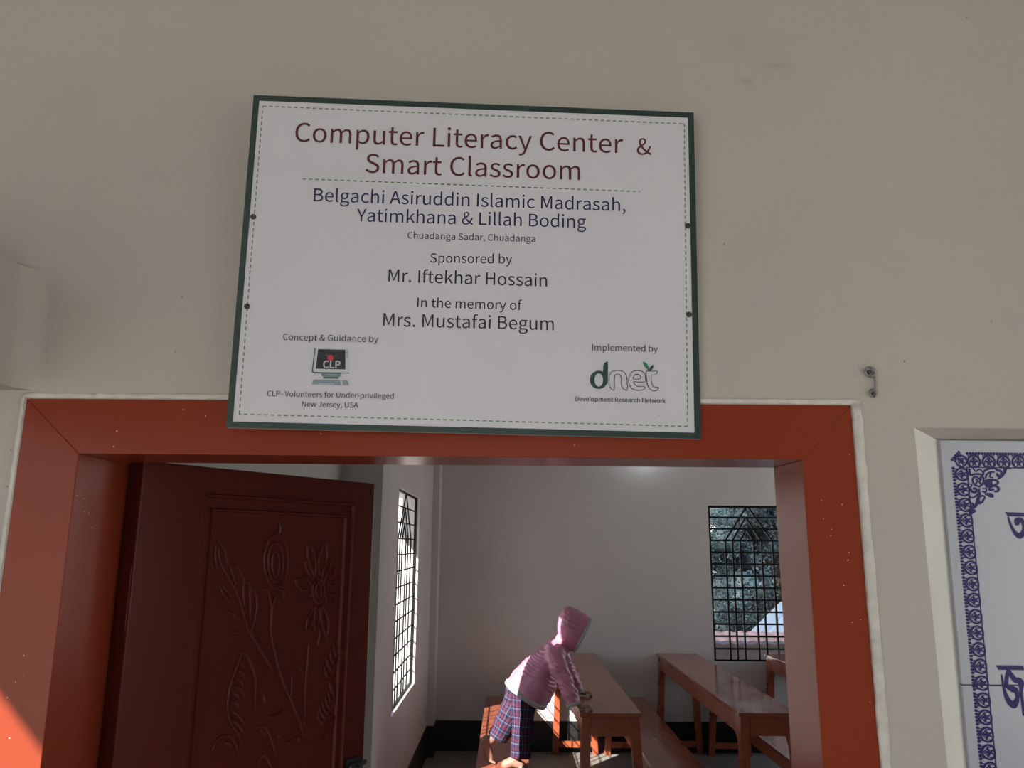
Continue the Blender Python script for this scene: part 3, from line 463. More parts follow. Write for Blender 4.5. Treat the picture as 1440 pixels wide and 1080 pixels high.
"s": [164,[[[55,-5,82,-5,127,-5],[151,21,151,52,151,88],[121,99,93,110,72,118],[52,125,52,143,52,158],[63,170,88,170,104,170],[118,163,131,153,136,160],[141,167,146,173,132,185],[111,195,87,195,46,195],[22,171,22,141,22,109],[50,96,77,86,98,78],[120,69,120,50,120,34],[108,20,83,20,60,20],[43,29,27,43,21,36],[16,29,11,22,29,7]]]],
"t": [132,[[[51,-5,92,-5,104,-5],[116,-1,127,2,125,11],[123,19,121,27,114,24],[106,21,99,21,77,21],[70,35,70,58,70,93],[70,129,70,164,87,164],[104,164,121,164,121,173],[121,181,121,190,104,190],[87,190,70,190,70,208],[70,226,70,244,61,244],[52,244,43,244,42,226],[41,208,40,190,30,190],[19,189,9,188,9,180],[9,172,9,164,19,164],[28,164,38,164,38,129],[38,94,38,59,38,21]]]],
"u": [212,[[[48,-5,88,-5,114,-5],[133,9,151,30,151,30],[151,30,152,30,152,20],[153,10,154,0,163,0],[172,0,181,0,181,63],[181,127,181,190,170,190],[159,190,149,190,149,145],[149,100,149,55,131,33],[117,23,97,23,72,23],[62,38,62,74,62,112],[62,151,62,190,51,190],[40,190,29,190,29,150],[29,110,29,70,29,21]]]],
"v": [182,[[[50,63,73,0,86,0],[98,0,111,0,133,63],[155,127,178,190,167,190],[157,190,146,190,134,154],[122,118,110,82,105,63],[98,44,93,26,92,26],[92,26,91,26,85,44],[79,63,74,82,62,118],[50,154,38,190,27,190],[16,190,5,190,27,127]]]],
"w": [281,[[[45,63,62,0,75,0],[87,0,99,0,108,34],[117,68,126,102,131,120],[135,138,139,157,140,157],[141,157,141,157,146,138],[149,120,154,103,163,68],[172,34,181,0,194,0],[207,0,220,0,237,63],[255,127,272,190,261,190],[251,190,241,190,232,153],[222,117,213,80,209,62],[206,45,202,27,201,27],[201,27,200,27,195,45],[191,62,187,80,177,117],[167,153,157,190,146,190],[136,190,126,190,116,153],[106,117,96,80,91,62],[87,45,83,27,83,27],[82,27,82,27,78,45],[74,62,70,80,61,117],[51,153,42,190,31,190],[20,190,9,190,27,127]]]],
"y": [182,[[[27,-82,35,-82,73,-82],[93,-53,106,-16,130,53],[154,121,178,190,167,190],[157,190,147,190,135,155],[124,120,112,85,107,68],[102,48,97,31,96,31],[96,31,95,31,89,49],[82,68,76,85,63,120],[51,155,38,190,27,190],[16,190,5,190,30,127],[55,63,81,0,79,-5],[78,-10,77,-15,69,-38],[55,-56,34,-56,29,-56],[23,-54,19,-53,17,-61],[15,-70,13,-78,19,-81]]]]}

# ------------------------------------------------------------------ the setting
def holed_wall(axis, a, b, u0, u1, z0, z1, holes):
    """A wall slab between A and B along AXIS ('x' or 'y'), spanning u and z, with rectangular holes (u0,u1,z0,z1)."""
    us = sorted({u0, u1, *[h[0] for h in holes], *[h[1] for h in holes]})
    zs = sorted({z0, z1, *[h[2] for h in holes], *[h[3] for h in holes]})
    P = (lambda d, u, z: (d, u, z)) if axis == 'x' else (lambda d, u, z: (u, d, z))
    inside = lambda u, z: any(h[0] < u < h[1] and h[2] < z < h[3] for h in holes)
    solid = {}
    for i in range(len(us) - 1):
        for k in range(len(zs) - 1):
            solid[i, k] = not inside((us[i] + us[i + 1]) / 2, (zs[k] + zs[k + 1]) / 2)
    m = MB()
    for (i, k), s in solid.items():
        if not s: continue
        A, B, C, D = us[i], us[i + 1], zs[k], zs[k + 1]
        m.add([P(a, A, C), P(a, B, C), P(a, B, D), P(a, A, D)], [(0, 1, 2, 3)])
        m.add([P(b, A, C), P(b, B, C), P(b, B, D), P(b, A, D)], [(3, 2, 1, 0)])
        for di, dk, q in ((-1, 0, ((A, C), (A, D))), (1, 0, ((B, C), (B, D))), (0, -1, ((A, C), (B, C))), (0, 1, ((A, D), (B, D)))):
            if not solid.get((i + di, k + dk), False):
                (p0, p1), (p2, p3) = q
                m.add([P(a, p0, p1), P(b, p0, p1), P(b, p2, p3), P(a, p2, p3)], [(0, 1, 2, 3)])
    return m

YB = 6.008            # inner face of the back wall
XL = -0.66            # inner face of the left wall
CH = 2.95             # ceiling height
FRL, FRR, FRT = -0.661, 0.469, 1.892      # outer edges of the door frame
DIL, DIR, DIT = -0.581, 0.397, 1.817      # clear opening
WB = (1.79, 2.51, 0.734, 2.066)           # back window
WL = (3.68, 4.81, 0.735, 2.04)            # left window
RC = (0.553, 1.42, 1.05, 1.862)           # recess for the tiled plaque

m = MB()
# front wall: slab with the door hole and the recess hole, the recess closed by its own back and splayed sides
w = holed_wall('y', 0.0, 0.13, -2.3, 4.33, 0.0, 3.25, [(FRL, FRR, 0.0, FRT), RC])
m.v, m.f = w.v, w.f
ix0, ix1, iz0, iz1 = 0.600, 1.375, 1.07, 1.850
r0 = [(RC[0], 0, RC[2]), (RC[1], 0, RC[2]), (RC[1], 0, RC[3]), (RC[0], 0, RC[3])]
xle = lambda z: 0.6035 - (1.850 - z) * 0.0138
r1 = [(xle(iz0) - 0.001, 0.036, iz0), (ix1, 0.036, iz0), (ix1, 0.036, iz1), (xle(iz1) - 0.001, 0.036, iz1)]
nf = len(m.f)
m.add(r0 + r1, [(0, 1, 5, 4), (1, 2, 6, 5), (3, 0, 4, 7), (2, 3, 7, 6), (4, 5, 6, 7)])
wf = m.build('wall_front', M_PLASTER, weld=True)
wf.data.materials.append(M_BEVEL_LIT)
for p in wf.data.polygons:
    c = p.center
    if 0.004 < c.y < 0.034 and abs(p.normal.x) > 0.3 and 0.5 < c.x < 1.45: p.material_index = 1  # recess side faces get the lightened tone in place of light
tag(wf, 'cream plastered front wall around the red door frame', 'wall', kind='structure')

tag(holed_wall('x', XL - 0.13, XL, 0.13, YB + 0.13, 0.0, CH, [WL, (2.56, 3.10, 0.735, 2.04), (2.30, 2.54, 2.12, 2.45)]).build('wall_left', M_ROOM, weld=True), 'grey room wall on the left with the bright barred window', 'wall', kind='structure')  # small high opening is added, unseen, to let sun reach the hood
tag(holed_wall('y', YB, YB + 0.13, XL, 4.2, 0.0, CH, [WB, (2.95, 4.0, 0.734, 2.5)]).build('wall_back', M_ROOM, weld=True), 'grey back wall of the classroom behind the desks', 'wall', kind='structure')
tag(holed_wall('x', 4.2, 4.33, 0.13, YB + 0.13, 0.0, CH, [(3.5, 5.9, 0.734, 2.65)]).build('wall_right', M_ROOM, weld=True), 'far right wall of the classroom, beyond the door opening', 'wall', kind='structure')
m = MB(); m.box(-3.0, 4.33, 0.0, YB + 0.13, -0.15, 0.0)
tag(m.build('floor', M_FLOOR), 'grey cement classroom floor', 'floor', kind='structure')
m = MB(); m.box(XL - 0.13, 4.33, 0.131, YB + 0.13, CH, CH + 0.15)
tag(m.build('ceiling', M_CEIL), 'white ceiling of the classroom', 'ceiling', kind='structure')
m = MB(); m.box(-3.4, 4.33, -3.2, -0.0005, -0.15, -0.005)
tag(m.build('verandah_floor', M_VFLOOR), 'cement verandah floor in front of the door', 'floor', kind='structure')
# verandah roof: its left eave is what keeps the sun off the wall above the patch on the jamb
m = MB()
m.prism([(-1.985, 0.0), (4.33, 0.0), (4.33, -3.0), (-1.985, -3.0)], lambda x, y, z: (x, y, z), 2.93, 3.08)
tag(m.build('verandah_roof', M_CEIL), 'concrete verandah roof over the door', 'roof', kind='structure')

m = MB(); m.box(-0.9, 0.6, -3.2, -3.05, -0.005, 1.0); m.box(-1.2, 0.6, -3.0, -2.9, 2.1, 2.93); m.box(-1.2, -0.9, -3.2, -2.9, -0.005, 2.93); m.box(0.6, 2.33, -3.2, -2.9, -0.005, 2.93)  # added out of view; narrows the opening to cut sky light
tag(m.build('verandah_light_screen', M_PLASTER), 'unseen parapet, beam and piers added along the verandah front to cut light', 'parapet', kind='structure')
m = MB(); m.box(2.2, 2.33, -2.9, -0.0005, 0.0, 0.9); m.box(2.2, 2.33, -2.9, -0.0005, 2.3, 2.93); m.box(-1.76, -1.66, -1.15, 0.0, 0.0, 2.93)  # added end screens, out of view, that hold back side light
tag(m.build('verandah_end_screens', M_PLASTER), 'unseen screen walls added at the verandah ends to block side light', 'wall', kind='structure')
m = MB(); m.box(-1.08, XL - 0.13, 3.4, 5.2, 2.06, 2.13)  # added unseen slab that trims the sun patch on the back wall
tag(m.build('sun_blocker', M_CEIL), 'unseen slab added outside above the left window to trim the sun', 'sun_blocker', kind='structure')

# pilasters and black skirting
m = MB(); m.box(XL, -0.603, 5.79, YB, 0.0, CH)
tag(m.build('pilaster', M_ROOM), 'plastered pilaster in the corner left of the back wall', 'pilaster', kind='structure')
m = MB(); m.box(XL, -0.5, 2.05, 2.165, 0.0, CH)
tag(m.build('pilaster', M_ROOM), 'plastered pilaster just beyond the open door leaf', 'pilaster', kind='structure')
def skirting(name, boxes, label):
    m = MB()
    for b in boxes: m.box(*b, 0.0, 0.242)
    tag(m.build(name, M_SKIRT), label, 'skirting', kind='structure')
skirting('baseboard_back', [(-0.603, 4.2, YB - 0.005, YB)], 'black painted skirting along the back wall')
skirting('baseboard_left', [(XL, XL + 0.005, 2.165, 5.785), (XL, XL + 0.005, 0.13, 2.045), (XL, -0.598, 5.785, 5.79), (-0.603, -0.598, 5.79, YB - 0.005),
                            (XL, -0.495, 2.045, 2.05), (-0.5, -0.495, 2.05, 2.165)], 'black painted skirting along the left wall')

# plaster beam at the left of the door, running out from the wall, with a soft fillet where it meets the wall
m = MB(); R0 = 0.032
def beam_ring(z, xf):
    arc = [(xf + R0 * (1 - cos(t * pi / 24)), -R0 * (1 - sin(t * pi / 24)) + 0.0002) for t in range(13)]
    return [(x, y, z) for x, y in [(-0.86, 0.03), (-0.86, -2.95), (xf, -2.95), (xf, -2.0), (xf, -1.0), (xf, -0.3)] + arc + [(xf + R0, 0.03)]]
m.loft([beam_ring(1.9035 + 0.172 * k / 8, -0.6685 - 0.0115 * k / 8) for k in range(9)] + [beam_ring(2.082, -0.692)])
bmo = m.build('plaster_beam', M_PLASTER, smooth=True)
bmo.data.set_sharp_from_angle(angle=radians(35))
tag(bmo, 'plastered beam meeting the wall at the upper left corner of the door', 'beam', kind='structure')

# mortar beads around the door frame
def bead(name, a, b, w, h, label, seed):
    rnd = random.Random(seed); m = MB()
    a, b = Vector(a), Vector(b); n = max(8, int((b - a).length / 0.012))
    d = (b - a).normalized(); s = Vector((d.z, 0, -d.x)) * -1
    rings = []
    for i in range(n + 1):
        p = a.lerp(b, i / n); ww = w * (1 + rnd.uniform(-.16, .16)); hh = h * (1 + rnd.uniform(-.2, .2))
        rings.append([p - s * ww / 2, p - s * ww * 0.36 + Vector((0, -hh, 0)), p + s * ww * 0.36 + Vector((0, -hh * 0.8, 0)), p + s * ww / 2, p + Vector((0, 0.002, 0))])
    m.loft(rings)
    tag(m.build(name, M_MORTAR, smooth=True), label, 'mortar trim', kind='structure')
bead('trim_1', (FRL - 0.004, 0, FRT + 0.0045), (FRR + 0.013, 0, FRT + 0.0045), 0.008, 0.0022, 'pale mortar bead along the top of the door frame', 1)
bead('trim_2', (FRR + 0.0075, 0, FRT + 0.002), (FRR + 0.0050, 0, 0.0), 0.014, 0.0035, 'pale mortar bead down the right of the door frame', 2)
bead('trim_3', (FRL - 0.004, 0, FRT + 0.004), (FRL - 0.003, 0, 0.0), 0.006, 0.0025, 'pale mortar bead down the left of the door frame', 3)

# door frame
fr = empty('door_1', ((DIL + DIR) / 2, 0.065, 0))
tag(fr, 'glossy red oxide door frame under the sign', 'door frame', kind='structure')
ox, oy = fr.location.x, fr.location.y
k_ = (FRT - DIT) / (DIL - FRL)
kr = (FRR - DIR) / (FRT - DIT)
def mitred_jamb(prof, inner):
    # each profile point runs up to the mitre line through the inner top corner
    m = MB()
    top = [(x - ox, y - oy, DIT + abs(x - inner) * (k_ if inner < 0 else 1 / kr) * (1 if (x < inner) == (inner < 0) else -1)) for x, y in prof]
    m.loft([[(x - ox, y - oy, 0.0) for x, y in prof], top])
    return m
mitred_jamb([(FRL, 0.0), (DIL, 0.0), (DIL, 0.116), (DIL - 0.002, 0.116), (DIL - 0.002, 0.150), (FRL, 0.150)], DIL).build('jamb', M_FRAME, fr, bevel=0.0010)
mitred_jamb([(DIR, 0.0), (FRR, 0.0), (FRR, 0.13), (DIR + 0.014, 0.13), (DIR + 0.014, 0.116), (DIR, 0.116)], DIR).build('jamb', M_FRAME, fr, bevel=0.0010)
m = MB()
prof = [(0.0, DIT), (0.116, DIT), (0.116, DIT + 0.014), (0.13, DIT + 0.014), (0.13, FRT), (0.0, FRT)]
m.loft([[(DIL - (z - DIT) / k_ - ox, y - oy, z) for y, z in prof], [(DIR + (z - DIT) * kr - ox, y - oy, z) for y, z in prof]])
m.build('lintel', M_FRAME, fr, bevel=0.0010)

# barred windows
def grille(width, height, T):
    m = MB(); hw = width / 2; k = width / 0.72
    n = 13; p = height / n
    top = height
    for i in range(1, n): m.box(-hw, hw, -T * 0.4, T * 0.4, top - i * p - T / 2, top - i * p + T / 2)
    offs = [-.21, -.147, -.078, .042, .111, .21]
    offs = [o * k for o in offs]
    for o in offs: m.box(o - T / 2, o + T / 2, -T * 0.55, T * 0.55, 0.0, top - 3 * p)
    for j, (l, r) in enumerate(((0, 5), (1, 4), (2, 3))):
        zt = top - j * p - 0.006; zb = top - 3 * p; ap = (offs[l] + offs[r]) / 2
        m.bar((ap - 0.006, 0, zt), (offs[l], 0, zb), T, T, (0, 1, 0))
        m.bar((ap + 0.006, 0, zt), (offs[r], 0, zb), T, T, (0, 1, 0))
    return m
def window(name, label, loc, rz, width, height, T):
    r = empty(name, loc, rz); tag(r, label, 'window', kind='structure')
    grille(width, height, T).build('grille', M_IRON, r)
    m = MB(); hw = width / 2
    m.box(-hw, -hw + T * 1.3, -T, T, 0, height); m.box(hw - T * 1.3, hw, -T, T, 0, height)
    m.box(-hw + T * 1.3, hw - T * 1.3, -T, T, height - T * 1.3, height)
    m.box(-hw + T * 1.3, hw - T * 1.3, -T, T, 0, T)
    m.build('window_frame', M_IRON, r)
    return r
window('window_1', 'bright barred window in the left wall beyond the open door', (XL - 0.03, (WL[0] + WL[1]) / 2, WL[2]), radians(90), WL[1] - WL[0], WL[3] - WL[2], 0.008)
window('window_2', 'barred window in the back wall showing trees and a tin roof', ((WB[0] + WB[1]) / 2, YB + 0.03, WB[2]), 0, WB[1] - WB[0], WB[3] - WB[2], 0.015)

# ------------------------------------------------------------------ the carved door leaf
hx, hy, LW, ang = DOOR
dr = empty('carved_door', (hx, hy, 0.0), ang)
tag(dr, 'dark red carved wooden door leaf standing open inward, flowers in relief', 'door', kind='thing')
LT, LH = 0.043, 1.822
m = MB(); m.box(0, LW, 0, LT, 0.012, LH)
m.build('door_panel', M_DOOR, dr, bevel=0.003)
(mo0, mo1, mi0, mi1) = MOULD
x0, x1, zt = mo0[0] / 1e3, mo1[0] / 1e3, (mo0[1] + mo1[1]) / 2e3
a0, a1, at = mi0[0] / 1e3, mi1[0] / 1e3, (mi0[1] + mi1[1]) / 2e3
zb = 0.92
def ring_strip(mb, x0, x1, z0, z1, w, h, y=0.0):
    for p in ([(x0, z0), (x0, z1)], [(x1, z0), (x1, z1)], [(x0, z1), (x1, z1)], [(x0, z0), (x1, z0)]):
        (ax, az), (bx, bz) = p
        if ax == bx: mb.prism([(ax - w / 2, y), (ax - w / 5, y - h), (ax + w / 5, y - h), (ax + w / 2, y)], lambda a, b, z: (a, b, z), z0 - w / 2, z1 + w / 2)
        else: mb.prism([(az - w / 2, y), (az - w / 5, y - h), (az + w / 5, y - h), (az + w / 2, y)], lambda a, b, x: (x, b, a), x0 - w / 2, x1 + w / 2)
m = MB()
ring_strip(m, x0, x1, zb, zt, 0.008, 0.006)
ring_strip(m, a0, a1, zb + 0.02, at, 0.007, 0.005)
ring_strip(m, x0, x1, 0.12, zb - 0.09, 0.008, 0.006)
ring_strip(m, a0, a1, 0.14, zb - 0.11, 0.007, 0.005)
m.build('panel_moulding', M_DOOR, dr)
m = MB()
for L in CARVE:
    pts = [(q[0] / 1e3, -0.0008, q[1] / 1e3) for q in L]
    pts = smooth_line(pts, 4)
    n = len(pts)
    m.tube(pts, [0.0014 + 0.0010 * sin(pi * i / max(1, n - 1)) for i in range(n)], 6)
m.build('carved_flowers', M_DOOR, dr, smooth=True)
m = MB(); lx, lz = LATCH[0] / 1e3, LATCH[1] / 1e3
m.box(lx - 0.030, lx + 0.006, -0.006, 0.0, lz - 0.012, lz + 0.012)
m.tube([(lx - 0.022, -0.010, lz), (lx + 0.014, -0.010, lz)], 0.005, 8)
m.tube([(lx - 0.012, -0.010, lz), (lx - 0.012, -0.022, lz - 0.004)], 0.004, 8)
m.build('latch', M_BRASS, dr)
for hz in (1.62, 1.0, 0.3):
    m = MB(); m.box(-0.0015, 0.0, 0.003, 0.032, hz - 0.045, hz + 0.045)
    m.build('hinge', M_DOOR, dr)

# ------------------------------------------------------------------ the sign
sw, sh, scx, scy, scz, rx, ry, rz = SIGN
sg = bpy.data.objects.new('sign_board', None); COL.objects.link(sg)
sg.empty_display_size = 0.1
sg.matrix_world = Matrix.Translation((scx, scy, scz)) @ Matrix.Rotation(rz, 4, 'Z') @ Matrix.Rotation(ry, 4, 'Y') @ Matrix.Rotation(rx, 4, 'X')
tag(sg, 'white sign with dark green border reading Computer Literacy Center & Smart Classroom', 'sign')
hw, hh = sw / 2, sh / 2
m = MB(); m.box(-hw, hw, 0.0, 0.006, -hh, hh)
m.build('board', M_BOARD, sg, bevel=0.0006)
bw = 0.0085
bl = [(-hw, -hh), (hw, -hh), (hw, hh), (-hw, hh)]
plate([bl, [(x - bw if x > 0 else x + bw, z - bw if z > 0 else z + bw) for x, z in bl]], 'border', M_GREEN, sg, -0.0003)
for i in (-1, 1):
    m = MB(); m.box(i * (hw - 0.03) - 0.015, i * (hw - 0.03) + 0.015, 0.006, 0.0115, -hh + 0.06, hh - 0.03)
    m.build('mounting_batten', M_DOOR, sg)

FRONT = -0.0004
def dashes(mb, a, b, ln=0.0050, gap=0.0038, w=0.0014):
    a, b = Vector((a[0] / 1e3, a[1] / 1e3)), Vector((b[0] / 1e3, b[1] / 1e3))
    L = (b - a).length; d = (b - a) / L; n = Vector((-d.y, d.x)) * (w / 2); t = 0.0
    while t < L:
        p, q = a + d * t, a + d * min(L, t + ln)
        mb.prism([tuple(p - n), tuple(q - n), tuple(q + n), tuple(p + n)], lambda x, z, y: (x, y, z), -0.0004, 0.0)
        t += ln + gap
m = MB()
for i in range(4): dashes(m, DASH[i], DASH[(i + 1) % 4])
m.build('dashed_outline', M_DASH, sg)
m = MB(); dashes(m, DIV[0], DIV[1]); m.build('dashed_divider', M_DASH, sg)
for x, z in SCREW:
    m = MB(); x /= 1e3; z /= 1e3
    m.loft([[(x + r * cos(k * pi / 7), y, z + r * sin(k * pi / 7)) for k in range(14)] for r, y in ((0.0040, 0.0), (0.0040, -0.0012), (0.0030, -0.0026), (0.0012, -0.0030))])
    m.box(x - 0.0025, x + 0.0025, -0.0036, -0.0026, z - 0.0005, z + 0.0005)
    m.build('screw', M_SCREW, sg)

def text_loops(s):
    """Outline splines of a line of lettering in font units, and its ink extent."""
    x = 0; res = []
    for c in s:
        if c == ' ': x += 80; continue
        adv, gl = GLYPH[c]
        for sp in gl: res.append([(p[0] + x, p[1], p[2] + x, p[3], p[4] + x, p[5]) for p in sp])
        x += adv
    return res, min(p[2] for s in res for p in s), max(p[2] for s in res for p in s)
TM = dict(maroon=M_MAROON, navy=M_NAVY, slate=M_SLATE, ink=M_INK, pale=M_PALE)
def lettering(s, a, b, colour, bold, y):
    lp, i0, i1 = text_loops(s)
    ax, az, bx, bz = a[0] / 1e3, a[1] / 1e3, b[0] / 1e3, b[1] / 1e3
    k = sqrt((bx - ax) ** 2 + (bz - az) ** 2) / (i1 - i0); th = math.atan2(bz - az, bx - ax)
    c, n = cos(th) * k, sin(th) * k
    tr = lambda x, z: (ax + (x - i0) * c - z * n, az + (x - i0) * n + z * c)
    bz_ = [[(*tr(p[0], p[1]), *tr(p[2], p[3]), *tr(p[4], p[5])) for p in sp] for sp in lp]
    return plate(None, 'lettering', TM[colour], sg, y, 0.0003, bold * k * 0.35, beziers=bz_)
for s, a, b, colour, bold in TEXT:
    lettering(s, a, b, colour, bold, FRONT if s != 'CLP' else -0.0014)
mm = lambda L: [(p[0] / 1e3, p[1] / 1e3) for p in L]
# computer emblem
lg = plate([mm(CASE)], 'computer_emblem', M_CASE, sg, -0.0003)
for loops, name, mt, y in (([mm(CEDGE)], 'monitor_edge', M_CEDGE, -0.0006), ([mm(SCR)], 'monitor_screen', M_SCREEN, -0.0006), ([mm(RED)], 'red_disc', M_RED, -0.0010),
                           ([mm(g) for g in GREEN], 'green_shapes', M_DKGREEN, -0.0009), ([mm(g) for g in BTN], 'monitor_buttons', M_STAND, -0.0006),
                           ([mm(STAND)], 'monitor_stand', M_STAND, -0.0006), ([mm(SBASE)], 'stand_base', M_CEDGE, -0.0008), ([mm(SHI)], 'stand_highlight', M_KEYB, -0.0009),
                           ([mm(KEYB)], 'keyboard', M_KEYB, -0.0006), ([mm(KHI)], 'keyboard_edge', M_CASE, -0.0009), ([mm(PAD)], 'number_pad', M_KEYB, -0.0006)):
    plate(loops, name, mt, lg, y)
# dnet emblem: solid d, outlined n e t, two leaves
dn = plate([mm(D_OUT), mm(D_IN)], 'dnet_emblem', M_TEAL, sg, -0.0004)
plate([mm(D_STEM)], 'letter_stem', M_TEAL, dn, -0.0006)
m = MB()
for L in (N, E, E2, TT):
    L = smooth_line(mm(L), 4, closed=True); ribbon(m, L + [L[0]], 0.00075, 0.0, 0.0005)
m.build('outlined_letters', M_INK, dn)
plate([smooth_line(mm(LEAF1), 4, True)], 'green_leaf', M_LEAFG, dn, -0.0005)
plate([smooth_line(mm(LEAF2), 4, True)], 'dark_leaf', M_TEAL, dn, -0.0005)

# ------------------------------------------------------------------ tiled plaque in its recess
pq = empty('tiled_plaque', (0, 0, 0)); tag(pq, 'white tile plaque with cobalt blue ornamental border set in the wall recess', 'plaque')
jz = 1.525
tp = lambda a, b: [(xle(a), a), (ix1 - 0.003, a), (ix1 - 0.003, b), (xle(b), b)]
m = MB(); m.prism(tp(jz + 0.0006, iz1 - 0.001), lambda x, z, y: (x, y, z), 0.030, 0.0359); m.build('tile', M_TILE, pq, bevel=0.0006)
m = MB(); m.prism(tp(iz0 + 0.001, jz - 0.0006), lambda x, z, y: (x, y, z), 0.030, 0.0359); m.build('tile', M_TILE, pq, bevel=0.0006)
m = MB(); m.box(ix0 - 0.001, ix1 - 0.003, 0.0312, 0.0358, jz - 0.0005, jz + 0.0005); m.build('tile_joint', M_INK, pq)
PY = 0.030
def motif(mb, cx, cz, s, rot):
    """One heart-shaped border unit: ring, ogee, trefoil, five beads on top. s = pitch."""
    ca, sa = cos(rot), sin(rot)
    f = lambda p: (cx + (p[0] * ca - p[1] * sa) * s, cz + (p[0] * sa + p[1] * ca) * s)
    st = lambda L, w: ribbon(mb, [f(p) for p in L], [q * s for q in w] if isinstance(w, list) else w * s, PY, 0.0004)
    ring = [(0.0, .42), (-.10, .30), (-.31, .15), (-.42, -.10), (-.36, -.34), (-.20, -.46), (0, -.48), (.20, -.46), (.36, -.34), (.42, -.10), (.31, .15), (.10, .30), (0, .42)]
    st(ring, .12)
    st([(-.30, -.30), (-.28, -.08), (-.13, .06), (0, .24), (.13, .06), (.28, -.08), (.30, -.30)], .055)
    st([(0, .14), (0, -.16)], [.06, .26]); st([(0, -.14), (-.21, -.08)], [.22, .10]); st([(0, -.14), (.21, -.08)], [.22, .10])
    st([(0, -.2), (-.12, -.36)], [.14, .08]); st([(0, -.2), (.12, -.36)], [.14, .08])
    st([(-.38, .02), (-.34, .30), (-.40, .46)], .06); st([(.38, .02), (.34, .30), (.40, .46)], .06)
    st([(-.26, .22), (-.20, .46)], .05); st([(.26, .22), (.20, .46)], .05)
    for x in (-.40, -.20, 0.0, .20, .40): st([(x, .42), (x + .001, .46)], .17)
m = MB(); P_ = PLQ
px = (P_['rowc'][3][0] - P_['rowc'][0][0]) / 3e3
for i in range(34): motif(m, P_['rowc'][0][0] / 1e3 + i * px, P_['rowc'][0][1] / 1e3 - 0.0001 * i, px, 0)
motif(m, P_['corner'][0] / 1e3, P_['corner'][1] / 1e3 - 0.001, px * 0.92, radians(45))
cz0, cx0 = P_['colc'][0][1] / 1e3, P_['colc'][0][0] / 1e3
pz = (P_['colc'][0][1] - P_['colc'][2][1]) / 2e3
xb = sum(q[0] for q in P_['colbot']) / 2e3; slope = (xb - cx0) / (1.428 - cz0)
for i in range(34): motif(m, cx0 + slope * (-i * pz), cz0 - i * pz, px * 1.0, radians(90))
x_, z_ = P_['rowB'][0] / 1e3, P_['rowB'][1] / 1e3
ribbon(m, [(x_, z_), (x_ + 0.70, z_ - 0.004)], 0.0014, PY); ribbon(m, [(x_ + 0.001, z_), (x_ + 0.001 + slope * -0.71, z_ - 0.71)], 0.0012, PY)
m.build('border_pattern', M_BLUE, pq)
m = MB()
for L, wpx in ORN: ribbon(m, mm(L), wpx * 0.000125, PY, 0.0005)
m.build('corner_ornament', M_BLUE, pq)
for first in (True, False):
    m = MB()
    for poly in LET[0 if first else 1]: m.prism(mm(poly), lambda x, z, y: (x, y, z), PY - 0.0005, PY)
    for L, W in (LSTR[:1] if first else LSTR[1:]): ribbon(m, mm(L), [w_ * 0.00098 for w_ in W], PY, 0.0005)
    m.build('lettering', M_BLUE, pq)

# small iron hook with two eyes on the plaster
h0, h1, h2 = HOOK
hk = empty('wall_hook', (h0[0], 0, h0[2])); tag(hk, 'small grey metal hook with two eyes on the plaster above the plaque', 'hook')
L_ = lambda p: (p[0] - h0[0], p[2] - h0[2])
m = MB()
c = L_(h0); m.tube([(c[0] + 0.0062 * cos(t * pi / 8), -0.003, c[1] + 0.0066 * sin(t * pi / 8)) for t in range(16)], 0.0017, 8, closed=True)
m.tube([(c[0] + 0.005, -0.003, c[1] - 0.006), (L_(h1)[0], -0.003, L_(h1)[1]), (L_(h2)[0] + 0.003, -0.003, L_(h2)[1] + 0.006)], 0.0014, 8)
c = L_(h2); m.tube([(c[0] + 0.0042 * cos(t * pi / 8), -0.003, c[1] + 0.0052 * sin(t * pi / 8)) for t in range(16)], 0.0014, 8, closed=True)
m.build('hook_wire', M_STEEL, hk, smooth=True)
for p, r in ((h0, 0.003), (h2, 0.0022)):
    m = MB(); c = L_(p)
    m.loft([[(c[0] + q * cos(k * pi / 6), y, c[1] + q * sin(k * pi / 6)) for k in range(12)] for q, y in ((r, 0.0), (r, -0.003), (r * 0.6, -0.004))])
    m.build('hook_screw', M_SCREW, hk, smooth=True)

# ------------------------------------------------------------------ desks and benches
def copy_tree(o, parent=None):
    c = o.copy(); COL.objects.link(c)
    if parent: c.parent = parent
    for ch in [x for x in bpy.data.objects if x.parent == o and x is not c]: copy_tree(ch, c)
    return c

def leg_mesh(sx, sy, hx_, hy_, h, ap, w=0.05, splay=0.035):
    """A leg: straight post splayed outward, widened by a curved bracket under the long apron."""
    m = MB(); d = 0.055; zt = h - 0.022
    prof = [(0, 0), (d, 0), (d, zt - ap - 0.085), (d + 0.006, zt - ap - 0.06), (d + 0.020, zt - ap - 0.030), (d + 0.048, zt - ap - 0.006), (d + 0.075, zt - ap), (d + 0.075, zt), (0, zt)]
    rings = []
    for e in (0, 1):
        rg = []
        for (y, z) in prof:
            spl = splay * (1 - z / zt) * sx
            rg.append((sx * (hx_ - e * w) + spl, sy * (hy_ - y) + splay * 0.6 * (1 - z / zt) * sy, z))
        rings.append(rg)
    m.loft(rings)
    return m

